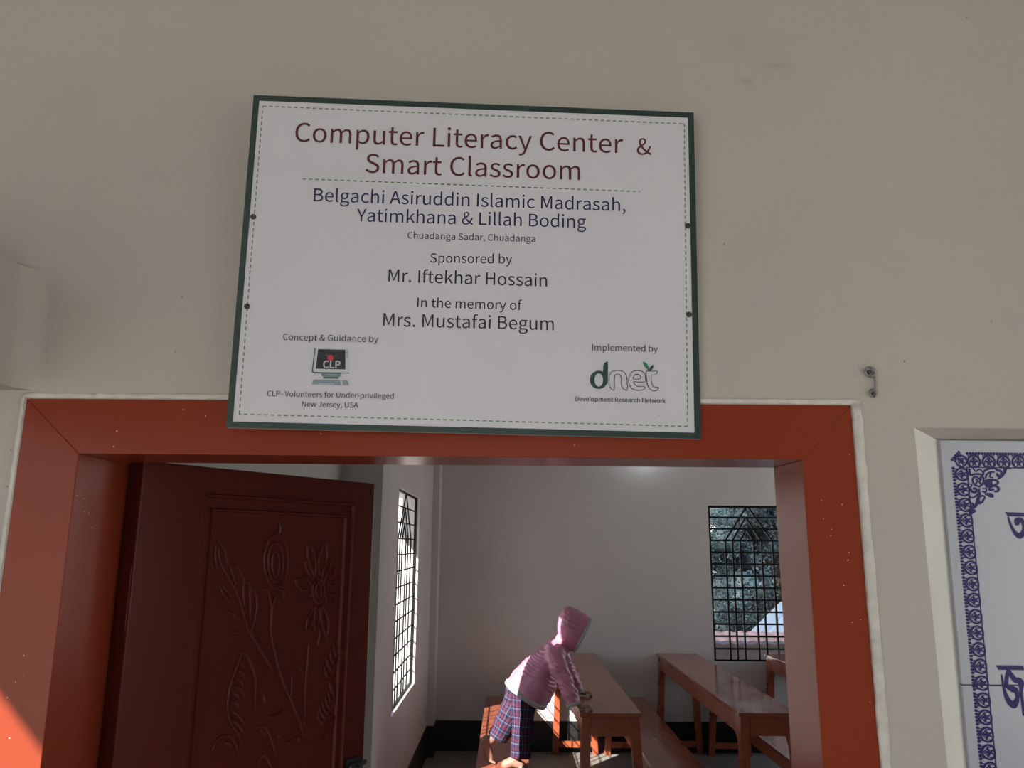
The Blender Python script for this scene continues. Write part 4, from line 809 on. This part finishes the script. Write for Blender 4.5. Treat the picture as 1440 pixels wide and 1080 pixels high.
def make_table(name, width, length, h, ap, ovh):
    r = empty(name)
    hx_, hy_ = width / 2 - ovh, length / 2 - ovh
    m = MB(); m.box(-width / 2, width / 2, -length / 2, length / 2, h - 0.022, h)
    m.build('seat' if 'bench' in name else 'desk_top', M_DESKTOP, r, bevel=0.003)
    for s in (-1, 1):
        m = MB(); m.box(s * hx_ - (0.022 if s > 0 else 0), s * hx_ + (0.022 if s < 0 else 0), -hy_ + 0.13, hy_ - 0.13, h - 0.022 - ap, h - 0.0221)
        m.build('apron', M_DESK, r)
        m = MB(); m.box(-hx_ + 0.0505, hx_ - 0.0505, s * hy_ - (0.022 if s > 0 else 0), s * hy_ + (0.022 if s < 0 else 0), h - 0.022 - ap, h - 0.0221)
        m.build('apron', M_DESK, r)
        for t in (-1, 1): leg_mesh(s, t, hx_, hy_, h, ap).build('leg', M_DESK, r, bevel=0.002)
        m = MB(); yy = s * (hy_ - 0.03 + 0.021 * 0.8)
        m.box(-hx_ + 0.02, hx_ - 0.02, yy - 0.012, yy + 0.012, 0.054, 0.100)
        m.build('stretcher', M_DESK, r)
    return r

DL = 2.45
desk = make_table('school_desk', 0.34, DL, 0.80, 0.10, 0.012)
bench = make_table('school_bench', 0.310, DL - 0.05, 0.45, 0.075, 0.010)
def place(src, first, x, y, label, group, cat):
    o = src if first else copy_tree(src)
    o.location = (x, y, 0); tag(o, label, cat, group)
    return o
G1, G2 = 'long school desks', 'long school benches'
place(desk, True, 0.574, 3.508 + DL / 2, 'long red brown desk that the child leans on', G1, 'desk')
place(desk, False, 1.458, 3.545 + DL / 2, 'long red brown desk with a shiny worn top, its end beside the right jamb', G1, 'desk')
place(desk, False, 2.390, 3.545 + DL / 2, 'red brown desk under the back window, mostly hidden by the right jamb', G1, 'desk')
place(bench, True, -0.022, 3.50 + DL / 2, 'red brown bench that the barefoot child stands on', G2, 'bench')
place(bench, False, 0.995, 3.52 + DL / 2, 'red brown bench between the two nearer desks', G2, 'bench')
place(bench, False, 1.862, 3.52 + DL / 2, 'red brown bench seen through the legs of the desk by the right jamb', G2, 'bench')

# ------------------------------------------------------------------ the child
M_SKIN = mat('skin', (0.27, 0.155, 0.115), 0.5, 0.4, var=0.08, vscale=30)
M_PINK = mat('pink satin', (0.52, 0.20, 0.32), 0.30, 0.5, var=0.06, vscale=14, sheen=0.15, bump=0.35, bscale=17, stretch=(1.0, 0.6, 2.0))
M_KNIT = mat('pale grey knit', (0.42, 0.42, 0.42), 0.9, 0.2, var=0.35, vscale=140, bump=0.6, bscale=160)
M_HAIR = mat('black hair', (0.012, 0.010, 0.009), 0.5)
M_EYE = mat('dark eye', (0.02, 0.015, 0.012), 0.2)
def plaid():
    m = bpy.data.materials.new('navy plaid cloth'); m.use_nodes = True
    t = m.node_tree; b = t.nodes['Principled BSDF']; b.inputs['Roughness'].default_value = 0.85; b.inputs['Specular IOR Level'].default_value = 0.2
    tc = t.nodes.new('ShaderNodeTexCoord'); sp = t.nodes.new('ShaderNodeSeparateXYZ'); t.links.new(tc.outputs['Object'], sp.inputs[0])
    def stripe(sock, period, phase, width):
        a = t.nodes.new('ShaderNodeMath'); a.operation = 'MULTIPLY_ADD'; a.inputs[1].default_value = 1 / period; a.inputs[2].default_value = phase
        f = t.nodes.new('ShaderNodeMath'); f.operation = 'FRACT'; l = t.nodes.new('ShaderNodeMath'); l.operation = 'LESS_THAN'; l.inputs[1].default_value = width
        t.links.new(sock, a.inputs[0]); t.links.new(a.outputs[0], f.inputs[0]); t.links.new(f.outputs[0], l.inputs[0])
        return l.outputs[0]
    ad = t.nodes.new('ShaderNodeAttribute'); ad.attribute_name = 'cloth_u'; az = t.nodes.new('ShaderNodeAttribute'); az.attribute_name = 'cloth_v'
    src = None
    for sock, per, ph, wd, colr, k in ((ad.outputs['Fac'], .040, 10.0, .26, (.12, .022, .035), .48), (az.outputs['Fac'], .046, 10.2, .26, (.11, .02, .035), .45),
                                       (ad.outputs['Fac'], .040, 10.55, .09, (.13, .20, .32), .42), (az.outputs['Fac'], .046, 10.7, .10, (.13, .20, .32), .42),
                                       (ad.outputs['Fac'], .020, 10.1, .06, (.30, .10, .12), .6)):
        st = stripe(sock, per, ph, wd)
        mk = t.nodes.new('ShaderNodeMath'); mk.operation = 'MULTIPLY'; mk.inputs[1].default_value = k; t.links.new(st, mk.inputs[0])
        mx = t.nodes.new('ShaderNodeMix'); mx.data_type = 'RGBA'; t.links.new(mk.outputs[0], mx.inputs['Factor'])
        if src: t.links.new(src, mx.inputs['A'])
        else: mx.inputs['A'].default_value = (.012, .016, .048, 1)
        mx.inputs['B'].default_value = (*colr, 1); src = mx.outputs['Result']
    t.links.new(src, b.inputs['Base Color'])
    n = t.nodes.new('ShaderNodeTexNoise'); n.inputs['Scale'].default_value = 16; bp = t.nodes.new('ShaderNodeBump'); bp.inputs['Strength'].default_value = 0.5; bp.inputs['Distance'].default_value = 0.01
    t.links.new(tc.outputs['Object'], n.inputs['Vector']); t.links.new(n.outputs['Fac'], bp.inputs['Height']); t.links.new(bp.outputs[0], b.inputs['Normal'])
    return m
M_PLAID = plaid()

kid = empty('person', (0.03, 3.79, 0.45)); tag(kid, 'barefoot child in a pink hooded jacket and plaid trousers leaning on a desk', 'person')
KO = kid.location
sub = lambda p: Vector(p[:3]) - KO
B = {k: sub(v) for k, v in BODY.items()}
m = MB()
# trunk, neck, head
m.tube([B['pelvis'], B['belly'], B['chest'], B['neck'] - Vector((0.01, 0, 0.01))], [0.075, 0.076, 0.078, 0.045], 16)
hd = B['head'] + Vector((0.002, 0, 0.0))
m.tube([B['neck'] - Vector((0.01, 0, 0.01)), hd], [0.036, 0.04], 12)
tilt = Matrix.Rotation(radians(22), 3, 'Y')
m.ball(hd, (0.066, 0.062, 0.084), rot=tilt)
for p, r in (((0.061, 0, 0.006), (0.013, 0.009, 0.014)), ((0.054, 0, -0.030), (0.012, 0.019, 0.008)), ((0.045, 0, -0.058), (0.020, 0.024, 0.018)), ((0.0, 0.066, 0.0), (0.016, 0.008, 0.022)), ((0.0, -0.066, 0.0), (0.016, 0.008, 0.022))):
    m.ball(hd + tilt @ Vector(p), r, 12, 8, tilt)
def hand(wr, pc, thumb):
    """Palm down hand pressing on the desk, fingers towards +X and slightly curled."""
    wr, pc = sub(wr), sub(pc)
    m.tube([wr - Vector((0.03, 0, -0.05)), wr, pc - Vector((0.012, 0, -0.003))], [0.020, 0.018, 0.017], 12)
    m.ball(pc, (0.027, 0.024, 0.0115))
    for i, (dy, ln) in enumerate(((-0.0185, 0.026), (-0.0062, 0.032), (0.0062, 0.034), (0.0185, 0.030))):
        dy *= -thumb
        a = pc + Vector((0.017, dy, 0.001)); b = a + Vector((ln * 0.5, dy * 0.12, 0.003)); c = a + Vector((ln * 0.95, dy * 0.2, -0.006)); d = a + Vector((ln * 1.12, dy * 0.2, -0.0125))
        m.tube([a, b, c, d], [0.0062, 0.0060, 0.0055, 0.0048], 8)
    a = pc + Vector((-0.010, thumb * 0.018, -0.001))
    m.tube([a, a + Vector((0.012, thumb * 0.014, -0.003)), a + Vector((0.027, thumb * 0.018, -0.008))], [0.0075, 0.0066, 0.0056], 8)
hand((0.390, 3.592, 0.845), (0.422, 3.588, 0.8185), 1)
hand((0.436, 4.02, 0.842), (0.468, 4.02, 0.8185), -1)
# arms inside the sleeves
for ch_, wr in ((SLR, (0.390, 3.592, 0.845)), (SLL, (0.436, 4.02, 0.842))):
    m.tube([B['chest']] + [sub(q) for q in ch_[:4]] + [sub(wr)], [0.05, 0.036, 0.034, 0.030, 0.025, 0.019], 12)
# legs
m.tube([B['pelvis'] + Vector((0, -0.04, 0)), B['kneeR'], Vector((0.066, 3.73, 0.54)) - KO, Vector((0.046, 3.73, 0.502)) - KO], [0.060, 0.042, 0.027, 0.026], 14)
m.tube([B['pelvis'] + Vector((0, 0.04, 0)), B['kneeL'], B['ankL'] + Vector((0.012, 0, 0.012)), B['ankL'] + Vector((-0.006, 0, 0))], [0.060, 0.042, 0.027, 0.025], 14)
def foot(pts, rad, toes):
    pts = [Vector(p) - KO for p in pts]
    m.tube(pts, rad, 12)
    for a, b, r in toes: m.tube([Vector(a) - KO, Vector(b) - KO], [r, r * 0.85], 8)
foot([(-0.004, 3.735, 0.4765), (0.034, 3.732, 0.494), (0.070, 3.726, 0.484), (0.104, 3.722, 0.469)], [0.0265, 0.029, 0.025, 0.019], 
     [((0.106, 3.722 + dy, 0.462), (0.124 + ex, 3.720 + dy * 1.15, 0.4585), rr) for dy, ex, rr in ((0.019, 0.014, 0.0085), (0.008, 0.014, 0.007), (-0.001, 0.010, 0.0068), (-0.010, 0.005, 0.0064), (-0.018, -0.001, 0.006))])
m.ball(Vector((0.091, 3.722, 0.466)) - KO, (0.026, 0.028, 0.016))
foot([(-0.122, 3.855, 0.578), (-0.116, 3.855, 0.545), (-0.107, 3.855, 0.512), (-0.098, 3.855, 0.480)], [0.0285, 0.0275, 0.026, 0.025],
     [((-0.094, 3.855 + dy, 0.470), (-0.078 + ex, 3.855 + dy * 1.15, 0.459), rr) for dy, ex, rr in ((-0.019, 0.010, 0.0085), (-0.008, 0.010, 0.007), (0.001, 0.007, 0.0068), (0.010, 0.003, 0.0064), (0.018, -0.003, 0.006))])
m.tube([B['ankL'], Vector((-0.118, 3.855, 0.578)) - KO], [0.025, 0.024], 12)
fuse(m, 'body', M_SKIN, kid, 0.0036, 3)
for s in (-1, 1):
    e_ = MB(); e_.ball(hd + tilt @ Vector((0.058, s * 0.026, 0.016)), 0.008, 10, 8); e_.build('eye', M_EYE, kid, smooth=True)
m = MB(); m.ball(hd + tilt @ Vector((-0.006, 0, 0.012)), (0.064, 0.065, 0.078), 18, 12, tilt); m.build('hair', M_HAIR, kid, smooth=True)

def ell(bk, ft, wy, s=1.0, n=28, sh=(0, 0, 0), fold=0.0, ph=0.0):
    bk, ft = sub(bk), sub(ft); c = (bk + ft) / 2 + Vector(sh); a = (ft - bk) / 2 * s
    return [c + a * cos(2 * pi * k / n) * (1 + fold * sin(5 * 2 * pi * k / n + ph)) + Vector((0, wy * s * sin(2 * pi * k / n) * (1 + fold * sin(4 * 2 * pi * k / n + ph)), 0)) for k in range(n)]
m = MB()
m.loft([ell(b, f, w, fold=0.03, ph=i * 0.9) for i, (b, f, w) in enumerate(TORSO)])
def puffed(ch_, k):
    P = [sub(q) for q in ch_]; R = [q[3] for q in ch_]; PP = []; RR = []
    for i in range(len(P) - 1):
        for j in range(4):
            s = j / 4; PP.append(P[i].lerp(P[i + 1], s)); RR.append((R[i] * (1 - s) + R[i + 1] * s) * (1 + k * sin((i * 4 + j) * 1.7)))
    PP.append(P[-1]); RR.append(R[-1])
    return PP, RR
for ch_ in (SLR, SLL):
    P, R = puffed(ch_, 0.055)
    m.tube(P, R, 16, round_ends=False); m.ball(P[0], R[0] * 1.02)
    m.tube([sub(TORSO[5][0]).lerp(sub(TORSO[5][1]), 0.4), P[0]], [0.06, R[0]], 14)
# hood: outer shell from the back to the rim, then an inner pocket for the face
H = HOOD
rings = [ell(b, f, w) for b, f, w in reversed(H)]
rings += [ell(H[0][0], H[0][1], H[0][2], 0.80), ell(H[1][0], H[1][1], H[1][2], 0.78), ell(H[2][0], H[2][1], H[2][2], 0.74), ell(H[3][0], H[3][1], H[3][2], 0.55)]
m.loft(rings)
m.tube([sub(TORSO[6][0]).lerp(sub(TORSO[6][1]), 0.5), sub(H[3][0]).lerp(sub(H[3][1]), 0.82)], [0.066, 0.052], 16)
jk = fuse(m, 'hooded_jacket', M_PINK, kid, 0.0052, 4, 0.010, 0.05)
nrm = [v.normal.copy() for v in jk.data.vertices]
hem_z = TORSO[0][1][2] - KO.z
for v, n in zip(jk.data.vertices, nrm):
    p = v.co
    warp = noise.noise(p * 7.0) * 1.1 + noise.noise(p * 17.0) * 0.25
    s_ = 0.50 * p.x + 0.86 * p.z
    fold = sin(2 * pi * (s_ / 0.052 + warp))
    soft = 0.5 + 0.5 * noise.noise(p * 9.0 + Vector((3, 1, 7)))
    k = 0.0062 * soft * (1.0 if p.z < 0.72 else 0.55)
    if p.z < hem_z + 0.19 and p.x < 0.2: k *= 0.35
    v.co = p + n * (k * (1 - abs(fold)) * 1.6 - k * 0.6)
jk.data.update()
m = MB(); ring = ell(H[0][0], H[0][1], H[0][2], 0.93); m.tube(ring, 0.011, 8, closed=True); m.build('hood_trim', M_KNIT, kid, smooth=True)
m = MB()
b0, f0, w0 = TORSO[0]; b1, f1, w1 = TORSO[1]
mid = lambda t: ([b0[i] + (b1[i] - b0[i]) * t for i in range(3)], [f0[i] + (f1[i] - f0[i]) * t for i in range(3)], w0 + (w1 - w0) * t)
m.loft([ell(*mid(-0.10), s=1.0, fold=0.03), ell(*mid(-0.05), s=1.05, fold=0.03), ell(*mid(0.30), s=1.05, fold=0.03), ell(*mid(0.36), s=1.0, fold=0.03)])
m.build('hem_band', M_KNIT, kid, smooth=True)
for ch_ in (SLR, SLL):
    p, q = sub(ch_[-2]), sub(ch_[-1]); d = (q - p).normalized(); m = MB()
    m.tube([q - d * 0.010, q + d * 0.004, q + d * 0.010], [ch_[-1][3] * 1.06, ch_[-1][3] * 1.08, ch_[-1][3] * 0.9], 16, round_ends=False)
    m.build('cuff', M_KNIT, kid, smooth=True)
m = MB()
for ch_ in (PR, PL):
    P, R = puffed(ch_, 0.03); m.tube(P, R, 18, round_ends=False)
m.ball(B['pelvis'] + Vector((0.008, 0, -0.005)), (0.088, 0.105, 0.078))
tr = fuse(m, 'trousers', M_PLAID, kid, 0.006, 3, 0.016, 0.06)
au = tr.data.attributes.new('cloth_u', 'FLOAT', 'POINT'); av = tr.data.attributes.new('cloth_v', 'FLOAT', 'POINT')
legs = [[sub(q) for q in ch_] for ch_ in (PR, PL)]
for v in tr.data.vertices:
    best = None
    for L in legs:
        run = 0.0
        for a, b in zip(L[:-1], L[1:]):
            d = b - a; t = (v.co - a).dot(d) / d.length_squared; tc_ = min(1.0, max(0.0, t))
            if L.index(a) == 0 and t < 0: tc_ = max(t, -2.0)
            c = a + d * tc_; q = (v.co - c).length
            if best is None or q < best[0]: best = (q, run + d.length * tc_, math.atan2(v.co.x - c.x, -(v.co.y - c.y)))
            run += d.length
    au.data[v.index].value = best[2] * 0.066 + 0.01 * noise.noise(v.co * 6); av.data[v.index].value = best[1]

# ------------------------------------------------------------------ lamp high on the back wall (its glow shows under the lintel)
M_WHITE = mat('white plastic', (0.7, 0.7, 0.7), 0.4)
def glow(name, color, strength):
    m = bpy.data.materials.new(name); m.use_nodes = True; t = m.node_tree; t.nodes.clear()
    o = t.nodes.new('ShaderNodeOutputMaterial'); e_ = t.nodes.new('ShaderNodeEmission'); e_.inputs[0].default_value = (*color, 1); e_.inputs[1].default_value = strength
    t.links.new(e_.outputs[0], o.inputs[0]); return m
lp = empty('wall_lamp', (1.22, YB, 2.60)); tag(lp, 'small lamp on the back wall just above the lintel line', 'lamp')
m = MB(); m.loft([[(r * cos(k * pi / 8), y, r * sin(k * pi / 8)) for k in range(16)] for r, y in ((0.045, 0.0), (0.045, -0.015), (0.022, -0.022), (0.022, -0.05))]); m.build('lamp_holder', M_WHITE, lp, smooth=True)
m = MB(); m.ball((0, -0.085, -0.01), (0.032, 0.036, 0.032)); m.build('bulb', glow('cool white bulb', (0.80, 0.92, 1.0), 45.0), lp, smooth=True)

# ------------------------------------------------------------------ outside the windows
M_GROUND = mat('pale dry ground', (0.60, 0.57, 0.50), 0.9, 0.1, var=0.15, vscale=0.4)
m = MB(); m.box(-160, 160, -160, 200, -3.4, -3.2)
tag(m.build('ground', M_GROUND), 'pale dry ground far below outside the windows', 'ground', kind='structure')
M_BARK = mat('grey bark', (0.035, 0.03, 0.026), 0.9, 0.1, var=0.2, vscale=8)
M_LEAVES = mat('dark leaves', (0.010, 0.019, 0.026), 0.6, 0.3, var=0.6, vscale=1.3)
M_LEAVES2 = mat('blue green leaves', (0.015, 0.030, 0.037), 0.6, 0.3, var=0.6, vscale=1.6)
def tree(x, y, r, top, n, mt, label, seed):
    rnd = random.Random(seed)
    t = empty('broadleaf_tree', (x, y, -3.2)); tag(t, label, 'tree', 'trees outside the back window')
    H_ = top + 3.2; m = MB()
    m.tube([(0, 0, -0.1), (0.1, 0.05, H_ * 0.35), (0.0, 0.1, H_ * 0.6), (0.1, 0, H_ * 0.8)], [0.24, 0.19, 0.13, 0.06], 10)
    for k in range(5):
        a = rnd.uniform(0, 2 * pi); z = H_ * rnd.uniform(0.35, 0.6)
        m.tube([(0, 0.05, z), (cos(a) * r * 0.4, sin(a) * r * 0.4, z + 0.6), (cos(a) * r * 0.7, sin(a) * r * 0.7, z + 1.4)], [0.09, 0.06, 0.03], 8)
    m.build('trunk', M_BARK, t, smooth=True)
    m = MB(); cl = []
    for k in range(44):
        a, z = rnd.uniform(0, 2 * pi), rnd.uniform(0.12, 1.0); q = r * (0.35 + 0.6 * rnd.random()) * sqrt(max(0.05, 1 - abs(z - 0.5) ** 2 * 2.6))
        cl.append((cos(a) * q, sin(a) * q, H_ * z, r * rnd.uniform(0.22, 0.42)))
    for c_ in cl: m.ball(c_[:3], c_[3] * 0.55, 10, 7)
    for k in range(n):
        cx, cy, cz, cr = cl[k % len(cl)]
        d = Vector((rnd.gauss(0, 1), rnd.gauss(0, 1), rnd.gauss(0, 1))).normalized() * cr * rnd.uniform(0.45, 1.05)
        p = Vector((cx, cy, cz)) + d
        a = Vector((rnd.uniform(-1, 1), rnd.uniform(-1, 1), rnd.uniform(-.6, .6))).normalized(); b = a.cross(Vector((rnd.uniform(-1, 1), rnd.uniform(-1, 1), 1))).normalized()
        s = rnd.uniform(0.03, 0.065)
        m.add([p - a * s, p + b * s * 0.45, p + a * s, p - b * s * 0.45], [(0, 1, 2, 3)])
    m.build('foliage', mt, t)
tree(4.35, 18.5, 2.0, 4.2, 26000, M_LEAVES2, 'blue green tree in the left half of the back window', 3)
tree(7.6, 21.5, 1.9, 4.6, 26000, M_LEAVES, 'dark tree behind the white tin roof', 5)
tree(9.1, 26.8, 2.3, 6.6, 26000, M_LEAVES2, 'blue green tree filling the gap between the two nearer trees', 13)
tree(10.6, 34.0, 3.8, 8.8, 30000, M_LEAVES, 'dark tree standing farthest back', 9)
m = MB(); m.box(-4.6, -2.5, 5.2, 11.0, -3.2, 1.75)  # added unseen block that dims the bright reflection on the right jamb
tag(m.build('reflection_blocker', M_PLASTER), 'unseen block added left of the classroom to dull the jamb reflection', 'wall', kind='structure')
# white tin roof house
M_TIN = mat('pale tin sheet', (0.15, 0.195, 0.25), 0.55, 0.3, var=0.06, vscale=2)
M_RUST = mat('faded pink tin sheet', (0.095, 0.062, 0.068), 0.7, 0.3, var=0.25, vscale=3)
M_WALLX = mat('dark outhouse wall', (0.10, 0.085, 0.09), 0.9, 0.1, var=0.2, vscale=3)  # dark wall colour with random variation
def corrugated(mb, a, b, up_, n, amp):
    """A sheet from edge A-B running along UP with N waves across."""
    a, b, up_ = Vector(a), Vector(b), Vector(up_); nrm = (b - a).cross(up_).normalized(); N_ = n * 4
    vs = []
    for k in range(N_ + 1):
        p = a.lerp(b, k / N_) + nrm * (amp * sin(k * pi / 2)); vs += [p, p + up_, p + up_ - nrm * 0.02, p - nrm * 0.02]
    fs = []
    for k in range(N_):
        for j in range(4): fs.append((k * 4 + j, k * 4 + (j + 1) % 4, (k + 1) * 4 + (j + 1) % 4, (k + 1) * 4 + j))
    fs += [(0, 1, 2, 3), tuple(N_ * 4 + j for j in (3, 2, 1, 0))]
    mb.add(vs, fs)
hs = empty('tin_roof_house', (6.4, 15.2, -3.2)); tag(hs, 'house with a white corrugated tin roof outside the back window', 'house')
m = MB(); corrugated(m, (-2.033, -1.2, 3.24), (1.6, -1.2, 3.24), (1.29, 1.9, 0.47), 10, 0.085); m.build('roof', M_TIN, hs)
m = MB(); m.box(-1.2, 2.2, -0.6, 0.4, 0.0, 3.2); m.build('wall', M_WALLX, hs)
sh_ = empty('shed', (3.4, 9.6, -3.2)); tag(sh_, 'low shed with a faded pink tin roof below the back window', 'shed')
m = MB(); corrugated(m, (-1.6, -0.45, 3.72), (1.6, -0.45, 3.72), (0, 0.7, 0.07), 20, 0.010); m.build('roof', M_RUST, sh_)
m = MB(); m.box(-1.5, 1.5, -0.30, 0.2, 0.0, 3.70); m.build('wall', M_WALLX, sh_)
